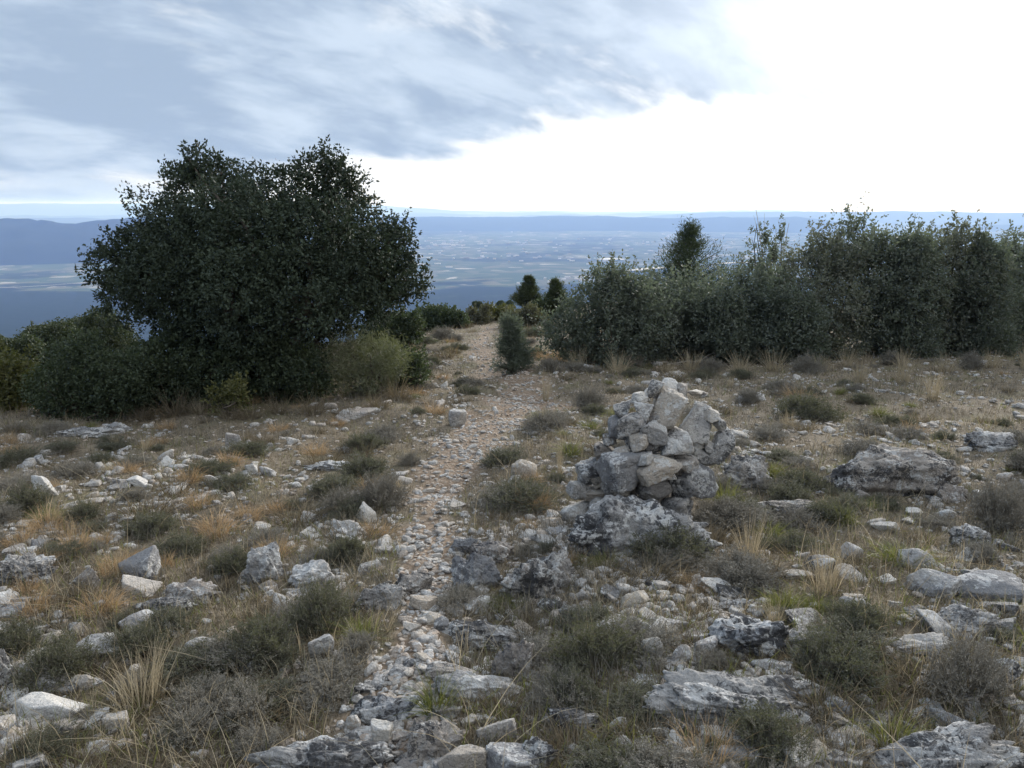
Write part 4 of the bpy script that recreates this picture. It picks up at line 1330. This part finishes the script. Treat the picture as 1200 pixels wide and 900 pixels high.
P_THYME = [thyme_proto(s) for s in (1, 2, 3)]
P_GREY = [thyme_proto(s, True) for s in (4, 5)]
P_STRAW = [tuft_proto('straw_tuft', s, 330, M_STRAW, 0.26, 0.8, 0.0085, 0.62) for s in (11, 12)]
P_PALE = [tuft_proto('dead_grass_tuft', s, 130, M_PALESTRAW, 0.16, 0.35, 0.010, 0.42) for s in (13, 14)]
P_GREEN = [tuft_proto('green_grass_tuft', s, 300, M_GRASS, 0.20, 0.75, 0.012, 0.65) for s in (15, 16)]
P_MIX = [tuft_proto('withered_grass_tuft', s, 240, M_COVER, 0.24, 0.7, 0.011, 0.7) for s in (17, 18)]
for pr in P_GREY:
    pr.name = 'dead_shrub'
KINDS = {
    'thyme': (P_THYME, 'thyme_shrub', 'shrub', 'dwarf thyme shrubs on the stony turf', 'dark green thyme cushion'),
    'grey': (P_GREY, 'dead_shrub', 'shrub', 'grey dead dwarf shrubs on the stony turf', 'grey leafless dwarf shrub'),
    'straw': (P_STRAW, 'straw_tuft', 'grass tuft', 'orange straw tufts on the stony turf', 'orange brown straw tuft'),
    'pale': (P_PALE, 'dead_grass_tuft', 'grass tuft', 'pale dead grass tufts', 'pale dead grass tuft'),
    'green': (P_GREEN, 'green_grass_tuft', 'grass tuft', 'green grass tufts on the stony turf', 'green arching grass tuft'),
    'mix': (P_MIX, 'withered_grass_tuft', 'grass tuft', 'withered grass tufts on the stony turf', 'withered olive brown grass tuft'),
}
used = {k: 0 for k in KINDS}
FREE = {k: list(v[0]) for k, v in KINDS.items()}
PLACED = []           # object, kind, px, py, size


def put(kind, x, y, width, height, label=None):
    protos = KINDS[kind][0]
    i = used[kind]; used[kind] += 1
    pr = protos[i % len(protos)]
    if pr in FREE[kind]:
        FREE[kind].remove(pr); o = pr
    else:
        o = copy_tree(pr)
    z = float(h_ground(np.array([x]), np.array([y]))[0])
    o.location = (x, y, z)
    o.rotation_euler = (random.uniform(-.08, .08), random.uniform(-.08, .08), random.uniform(0, 6.28))
    nat = 0.58 if kind in ('thyme', 'grey') else 0.62
    o.scale = (width * random.uniform(.85, 1.25), width * random.uniform(.7, 1.05), height / nat)
    u, v = project(x, y, z + height / 2)
    PLACED.append((o, kind, u, v, width, label))
    return o


VEG = [  # kind, px, base py, w px, h px, label
    ('thyme', 300, 778, 112, 62, 'largest dark thyme cushion at the left below the tall wedged rock'),
    ('thyme', 374, 742, 116, 66, 'wide grey green thyme cushion above the largest dark one'),
    ('thyme', 155, 770, 76, 40, 'bright green topped thyme cushion above the spray of dead stalks'),
    ('thyme', 60, 800, 110, 60, 'thyme cushion behind the white flat topped boulder'), ('thyme', 10, 770, 80, 50, 'thyme cushion cut by the left edge above the white boulder'),
    ('grey', 446, 596, 68, 48, 'grey twiggy cushion at the left edge of the middle path'),
    ('grey', 400, 602, 66, 36, 'grey cushion just left of the one at the path'),
    ('thyme', 424, 560, 70, 30, 'dark cushion left of the upper path'), ('thyme', 408, 656, 44, 34, 'small round green cushion above the whitish rock'),
    ('thyme', 612, 594, 96, 34, 'dark green mat between the path and the cairn'), ('thyme', 590, 545, 60, 22, 'flat dark cushion right of the upper path'),
    ('thyme', 784, 660, 106, 54, 'thyme cushion growing right in front of the cairn plinth'),
    ('green', 712, 668, 60, 34, 'yellow green tuft at the left foot of the cairn plinth'),
    ('thyme', 700, 785, 110, 64, 'dark thyme cushion left of the white pyramid stone'),
    ('thyme', 672, 826, 90, 40, 'grey green cushion above the crumbling outcrop'),
    ('green', 512, 835, 76, 56, 'green tuft hanging over the foot of the path'),
    ('mix', 590, 842, 100, 46, 'withered tuft right of the green one at the path foot'),
    ('straw', 832, 905, 120, 74, 'reddish brown tuft at the bottom edge below the long low outcrop'),
    ('grey', 1172, 622, 90, 68, 'bushy grey shrub at the right edge'),
    ('green', 990, 614, 44, 30, 'small green tuft below the flat topped outcrop'), ('green', 1062, 664, 92, 44, 'bright green tuft among the pale stones on the right'),
    ('green', 852, 596, 48, 48, 'yellow green tuft leaning on the right of the cairn'), ('green', 905, 560, 60, 28, 'grassy tuft right behind the pale outcrop'),
    ('thyme', 1010, 738, 92, 40, 'green cushion right of the pinkish pale rock'), ('thyme', 985, 800, 116, 56, 'dark cushion at the right end of the long low outcrop'),
    ('grey', 1140, 822, 124, 80, 'tall grey shrub above the bottom right outcrop'), ('mix', 1040, 838, 120, 56, 'withered tussock left of the bottom right outcrop'),
    ('thyme', 905, 890, 130, 60, 'dark cushion at the bottom edge left of the bottom right outcrop'), ('grey', 870, 690, 130, 44, 'grey mat right of the cairn plinth'),
    ('thyme', 948, 492, 90, 34, 'bluish cushion behind the cairn on the right'), ('straw', 938, 470, 50, 28, 'orange tuft on top of the bluish cushion behind the cairn'),
    ('straw', 252, 626, 74, 40, 'orange tuft in the middle of the left turf'), ('straw', 84, 650, 60, 46, 'orange tuft left of the grey wedge boulder'),
    ('straw', 130, 676, 56, 44, 'tall orange tuft touching the grey wedge boulder'), ('straw', 220, 566, 44, 30, 'orange tuft left of the little heap of stones'),
    ('straw', 368, 534, 56, 28, 'orange tuft below the oak foot'), ('straw', 318, 656, 60, 48, 'orange tuft behind the tall wedged rock'),
    ('straw', 32, 724, 80, 50, 'orange tuft at the left edge below the outcrop'), ('straw', 232, 596, 46, 34, 'pale orange tuft above the middle one'),
    ('straw', 20, 640, 50, 34, 'orange tuft at the far left'), ('straw', 110, 720, 70, 40, 'orange tuft below the round grey boulder'), ('straw', 290, 610, 40, 34, 'narrow orange tuft right of the middle one'),
    ('pale', 160, 838, 130, 92, 'spray of long dead stalks at the lower left'), ('mix', 270, 825, 150, 50, 'withered tussock right of the spray of dead stalks'),
    ('green', 425, 752, 60, 44, 'green tuft at the path edge right of the white edged boulder'), ('mix', 300, 850, 120, 44, 'withered mat above the white crusted outcrop'),
    ('green', 590, 715, 60, 24, 'small green tuft below the blue path side outcrop'), ('mix', 560, 702, 60, 24, 'brown tuft below the blue path side outcrop'),
    ('thyme', 30, 598, 60, 36, 'dark cushion below the standing white stone'), ('thyme', 95, 615, 60, 30, 'dark cushion right of the standing white stone'),
    ('thyme', 205, 655, 70, 34, 'dark cushion right of the grey wedge boulder'), ('thyme', 270, 672, 60, 30, 'dark cushion left of the tall wedged rock'),
    ('grey', 640, 505, 60, 26, 'grey cushion left of the cairn top'), ('grey', 690, 480, 60, 30, 'grey cushion just left behind the cairn'), ('grey', 480, 545, 40, 18, 'grey cushion at the left of the upper path'),
    ('green', 1050, 880, 90, 50, 'green tuft cut into by the bottom right outcrop'), ('green', 920, 720, 70, 40, 'olive tuft right of the black blotched outcrop'), ('mix', 970, 690, 80, 34, 'withered tuft beside the flat tan slab'),
    ('mix', 820, 735, 90, 34, 'withered tuft left of the black blotched outcrop'), ('pale', 640, 470, 24, 40, 'thin pale stalks left of the cairn'), ('pale', 655, 560, 18, 60, 'thin pale stalks beside the cairn plinth'),
    ('pale', 1095, 470, 40, 40, 'pale stalks in front of the thicket right end'), ('pale', 1010, 450, 40, 44, 'pale stalks in front of the tallest thicket tree'), ('pale', 1060, 450, 40, 40, 'pale stalks in front of the broad browning tree'),
    ('pale', 970, 700, 60, 80, 'tall lone dead stalks in the right foreground'), ('pale', 880, 660, 60, 70, 'dead stalks at the right foot of the cairn'),
]
for kind, px, py, w, h, lab in VEG:
    p, mm = m_at(px, py)
    put(kind, p[0], p[1] + 0.12 * w * mm, w * mm, h * mm * 1.05, lab)

# tall pale stalks along the foot of the oak and of the thicket
for k, px in enumerate(range(130, 500, 34)):
    py = 488 + 4 * math.sin(k * 1.7) - (px > 380) * (px - 380) * 0.18
    p, mm = m_at(px + random.uniform(-8, 8), py)
    put('mix', p[0], p[1], 42 * mm, random.uniform(24, 46) * mm)
for k, px in enumerate(range(650, 1210, 32)):
    p, mm = m_at(px + random.uniform(-12, 12), 431 + random.uniform(-4, 6))
    put('pale' if k % 3 else 'grey', p[0], p[1], random.uniform(34, 52) * mm, random.uniform(16, 34) * mm)


g = np.random.default_rng(41)
for k in range(46):                                      # the far stretch of turf either side of the path
    yy = g.uniform(11.5, 29); xx = g.uniform(-0.15, 0.10) * yy
    if path_mask(np.array([xx]), np.array([yy]))[0] > 0.25:
        continue
    w = g.uniform(0.35, 0.8)
    put(['thyme', 'grey', 'mix', 'mix', 'straw'][k % 5], xx, yy, w, w * g.uniform(0.3, 0.5))


def scatter(n, rmin, rmax, halfang, power, g):
    """points on the hilltop, thinning out with distance"""
    u_ = g.random(n)
    if abs(power) < 1e-6:
        r = rmin * (rmax / rmin) ** u_
    else:
        r = (rmin ** power + u_ * (rmax ** power - rmin ** power)) ** (1 / power)
    a_ = g.uniform(-halfang, halfang, n)
    return r * np.sin(a_), r * np.cos(a_)


def turf_ok(x, y, margin=0.0):
    """not in the deep shade of the thicket or of the oak"""
    return ~((x > 0.12 * y) & (y > 16)) & ~((x < -0.17 * y) & (y > 11.5))


# more of the same cushions and tufts all over the turf
g = np.random.default_rng(77)
for kind, n, wlo, whi, asp in (('thyme', 150, 0.14, 0.50, 0.34), ('grey', 150, 0.16, 0.52, 0.32), ('straw', 60, 0.16, 0.36, 0.6), ('green', 60, 0.12, 0.34, 0.5), ('mix', 150, 0.20, 0.5, 0.42), ('pale', 30, 0.10, 0.24, 1.0)):
    x, y = scatter(n * 6, 1.9, 22, R(36), 0.25, g)
    pm = path_mask(x, y)
    ok = (pm < 0.03) & turf_ok(x, y) & clear_of_rocks(x, y, 0.03)
    if kind == 'straw':
        ok &= ((x < -0.6) | (g.random(len(x)) < 0.12)) & (y > 3.4)
    if kind == 'green':
        ok &= (x > 0.2) | (g.random(len(x)) < 0.3)
    ok &= pnoise(np.stack([x * 0.9, y * 0.9, x * 0 + len(kind)], 1)) > -0.15
    ok &= (y > 2.6) | (g.random(len(x)) < 0.5)
    idx = np.nonzero(ok)[0][:n]
    for i in idx:
        w = g.uniform(wlo, whi) * (1.0 if y[i] > 4.2 else 0.8)
        put(kind, x[i], y[i], w, w * asp * g.uniform(0.8, 1.2))

# ------------------------------------------------------------------ loose stones: the largest as things, the rest as rubble
g = np.random.default_rng(5)
x1, y1 = scatter(54000, 1.75, 24, R(49), 0.30, g)
x2, y2 = scatter(5000, 1.75, 20, R(36), 0.2, g)
x, y = np.concatenate([x1, x2]), np.concatenate([y1, y2])
pm = path_mask(x, y)
cl = fbm(np.stack([x * 0.75, y * 0.75, x * 0 + 2.2], 1), 3)
prob = np.clip(0.30 + 1.0 * cl, 0.05, 1) * (1 - pm) * 0.85 + pm * 0.6
ok = (g.random(len(x)) < prob) & clear_of_rocks(x, y) & (~((x > 0.12 * y) & (y > 17))) & ~((x < -0.17 * y) & (y > 11.5))
x, y, pm = x[ok], y[ok], pm[ok]
size = np.clip(0.026 * (1 - g.random(len(x)) * 0.99) ** -0.40, 0.02, 0.125)
size = np.where(pm > 0.3, np.clip(size * 0.8, 0.02, 0.065), size)
z = h_ground(x, y)
dep = depth_of(x, y, z)
u, v = project(x, y, z)
inview = (u > -10) & (u < 1210) & (v < 905)
app = np.where(inview, size / dep, 0)
order = np.argsort(-app)
N_IND = 285
ind = order[:N_IND]
rest = order[N_IND:]
stone_meshes = []
for k in range(16):
    V, F = rock_verts(5, 900 + k, 6, 0.05, 0.05 * (k % 3 == 0), 0.45, 40)
    o = mk('loose_stone', V, F, [M_STONE, M_WHITE, M_OUT, M_TAN, M_STONE, M_OUT, M_STONE, M_BLUE][k % 8], link=False)
    stone_meshes.append(o)
STONES = []
for k, i in enumerate(ind):
    o = stone_meshes[k % 16] if k < 16 else stone_meshes[k % 16].copy()
    COL.objects.link(o)
    s = size[i]
    hh = g.uniform(0.45, 0.8)
    o.scale = (s * g.uniform(1.0, 1.7), s * g.uniform(0.8, 1.1), s * hh)
    o.rotation_euler = (g.normal() * 0.18, g.normal() * 0.18, g.uniform(0, 6.28))
    o.location = (x[i], y[i], z[i] + s * hh * g.uniform(-0.05, 0.18))
    STONES.append((o, u[i], v[i], s, pm[i], k % 8))


def rubble_mesh(name, xs, ys, ss, label, level, g):
    protos = [rock_verts(level, 1500 + k, 6, 0.05, 0, 0.45, 40) for k in range(24)]
    zs = h_ground(xs, ys)
    bagr = Bag()
    which = g.integers(0, 24, len(xs))
    for k in range(24):
        sel = np.nonzero(which == k)[0]
        if not len(sel):
            continue
        V, F = protos[k]
        n = len(sel)
        a_ = g.uniform(0, 6.28, n)
        sx, sy, sz = ss[sel] * g.uniform(1, 1.6, n), ss[sel] * g.uniform(.75, 1.1, n), ss[sel] * g.uniform(.4, .8, n)
        Q = V[None] * np.stack([sx, sy, sz], 1)[:, None]
        tl = g.normal(size=n)[:, None] * 0.2
        Q[..., 2] += Q[..., 0] * tl
        X = Q[..., 0] * np.cos(a_)[:, None] - Q[..., 1] * np.sin(a_)[:, None] + xs[sel][:, None]
        Y = Q[..., 0] * np.sin(a_)[:, None] + Q[..., 1] * np.cos(a_)[:, None] + ys[sel][:, None]
        Z = Q[..., 2] + (zs[sel] + sz * g.uniform(0.0, 0.27, n))[:, None]
        FF = (F[None] + (np.arange(n) * len(V))[:, None, None]).reshape(-1, 3)
        bagr.add(np.stack([X, Y, Z], -1).reshape(-1, 3), FF, np.repeat(g.random(n), len(V)))
    o = bagr.obj(name, M_GRAV if 'gravel' in name else M_RUB, smooth=level > 2)
    tag(o, label, 'stones', kind='stuff')


rubble_mesh('rubble', x[rest[:5000]], y[rest[:5000]], size[rest[:5000]], 'small loose limestone rubble strewn over the turf', 3, g)
rubble_mesh('rubble', x[rest[5000:]], y[rest[5000:]], size[rest[5000:]], 'fine broken limestone lying all over the turf', 2, g)
xg, yg = scatter(60000, 1.75, 34, R(34), 0.25, g)
pmg = path_mask(xg, yg)
ok = (g.random(len(xg)) < np.clip(pmg * 0.85 + 0.12, 0, 1)) & clear_of_rocks(xg, yg)
xg, yg = xg[ok], yg[ok]
sg = np.clip(0.013 * (1 - g.random(len(xg)) * 0.98) ** -0.42, 0.011, 0.055) * np.clip(np.hypot(xg, yg) / 8, 0.9, 1.15)
rubble_mesh('path_gravel', xg, yg, sg, 'pale angular gravel covering the worn path', 2, g)

# ------------------------------------------------------------------ ground cover nobody could count
g = np.random.default_rng(8)


def cover(name, n, lo, hi, wid, lean, droop, material, label, tone, path_max=0.75, nz=None, seg=2, rmax=26, power=0.1):
    x, y = scatter(int(n * 1.25), 1.7, rmax, R(49), power, g)
    n = len(x)
    pm = path_mask(x, y)
    ok = (g.random(n) > pm / path_max) & clear_of_rocks(x, y)
    if nz is not None:
        f = fbm(np.stack([x * nz, y * nz, x * 0 + n * 0.001], 1), 3)
        ok &= f + g.normal(size=n) * 0.15 > -0.05
    x, y = x[ok], y[ok]
    # blades come in little bunches
    x = np.repeat(x, 3) + g.normal(size=3 * len(x)) * 0.012
    y = np.repeat(y, 3) + g.normal(size=len(x)) * 0.012
    n = len(x)
    r = np.hypot(x, y)
    az = g.uniform(0, 6.28, n); el = np.abs(g.normal(size=n)) * lean
    d = np.stack([np.sin(el) * np.cos(az), np.sin(el) * np.sin(az), np.cos(el)], 1)
    k = np.clip(r / 7, 1, 1.8)
    V, F, mm = blades(np.stack([x, y, h_ground(x, y) - 0.005], 1), d, g.uniform(lo, hi, n), wid * g.uniform(.6, 1.3, n) * k, g.uniform(0, droop, n), g, seg)
    tn = np.clip(tone + 0.35 * pnoise(np.stack([x * 1.1, y * 1.1, x * 0], 1)) + g.normal(size=n) * 0.2, 0, 1)
    o = mk(name, V, F, material, attrs={'tint': np.repeat(tn, mm)}, smooth=False)
    tag(o, label, 'grass', kind='stuff')


cover('dry_grass', 85000, 0.03, 0.095, 0.0035, 0.75, 0.6, M_COVER, 'short withered grass and litter covering the turf', 0.45)
cover('twig_litter', 42000, 0.04, 0.12, 0.0035, 0.55, 0.1, M_GREY, 'short dead grey twigs standing in the turf', 0.4, nz=0.8)
cover('green_grass', 17000, 0.05, 0.13, 0.0035, 0.6, 0.7, M_GRASS, 'short green grass blades among the stones', 0.45, nz=0.7, path_max=0.5)
cover('straw_grass', 14000, 0.06, 0.18, 0.003, 0.5, 0.5, M_PALESTRAW, 'thin straw coloured blades among the stones', 0.4, nz=0.6)

cover('dead_stalks', 900, 0.18, 0.48, 0.0034, 1.0, 0.55, M_PALESTRAW, 'long thin dead grass stalks arching over the stones', 0.5, nz=0.5, seg=4)

# ------------------------------------------------------------------ labels that single each repeat out
LAND = [(s, a, b) for s, a, b, *_ in HEROES if s]
LAND += [('the big oak foot', 320, 480), ('the left end of the thicket', 690, 425), ('the right end of the thicket', 1150, 420), ('the little path juniper', 600, 430), ('the broom bush', 435, 460)]
ORD = ['nearest', 'second', 'third', 'fourth', 'fifth', 'sixth', 'seventh', 'eighth', 'ninth', 'tenth', 'eleventh', 'twelfth', 'thirteenth', 'fourteenth', 'fifteenth']


def relation_labels(items):
    """items: (object, what, px, py); label = what + its rank on one side of the nearest landmark"""
    slots = {}
    for o, what, a, b in items:
        dd = [math.hypot(a - la, (b - lb) * 1.5) for _, la, lb in LAND]
        k = int(np.argmin(dd))
        s, la, lb = LAND[k]
        ddx, ddy = a - la, (b - lb) * 1.5
        side = ('left of' if ddx < 0 else 'right of') if abs(ddx) > abs(ddy) else ('behind' if ddy < 0 else 'in front of')
        slots.setdefault((what, s, side), []).append((dd[k], o))
    for (what, s, side), lst in slots.items():
        lst.sort(key=lambda e: e[0])
        for i, (_, o) in enumerate(lst):
            if len(lst) == 1:
                o['label'] = f'{what} just {side} {s}'
            else:
                o['label'] = f'{what}, {ORD[min(i, 14)]} one {side} {s}'


TONE = ['grey', 'white', 'lichened', 'tan', 'grey', 'lichened', 'grey', 'blue grey']
items = []
for o, a, b, s, pmk, t in STONES:
    sz = 'big' if s > 0.13 else ('medium' if s > 0.075 else 'small')
    tag(o, None, 'stone', 'loose limestone stones on the turf and path')
    items.append((o, f'{sz} {TONE[t]} stone' + (' on the path' if pmk > 0.3 else ''), a, b))
for o, kind, a, b, w, lab in PLACED:
    pr, nm, cat, grp, what = KINDS[kind]
    tag(o, lab, cat, grp)
    if lab is None:
        items.append((o, what, a, b))
relation_labels(items)
for k, L in FREE.items():
    for o in L:
        for c in list(o.children):
            bpy.data.objects.remove(c)
        bpy.data.objects.remove(o)
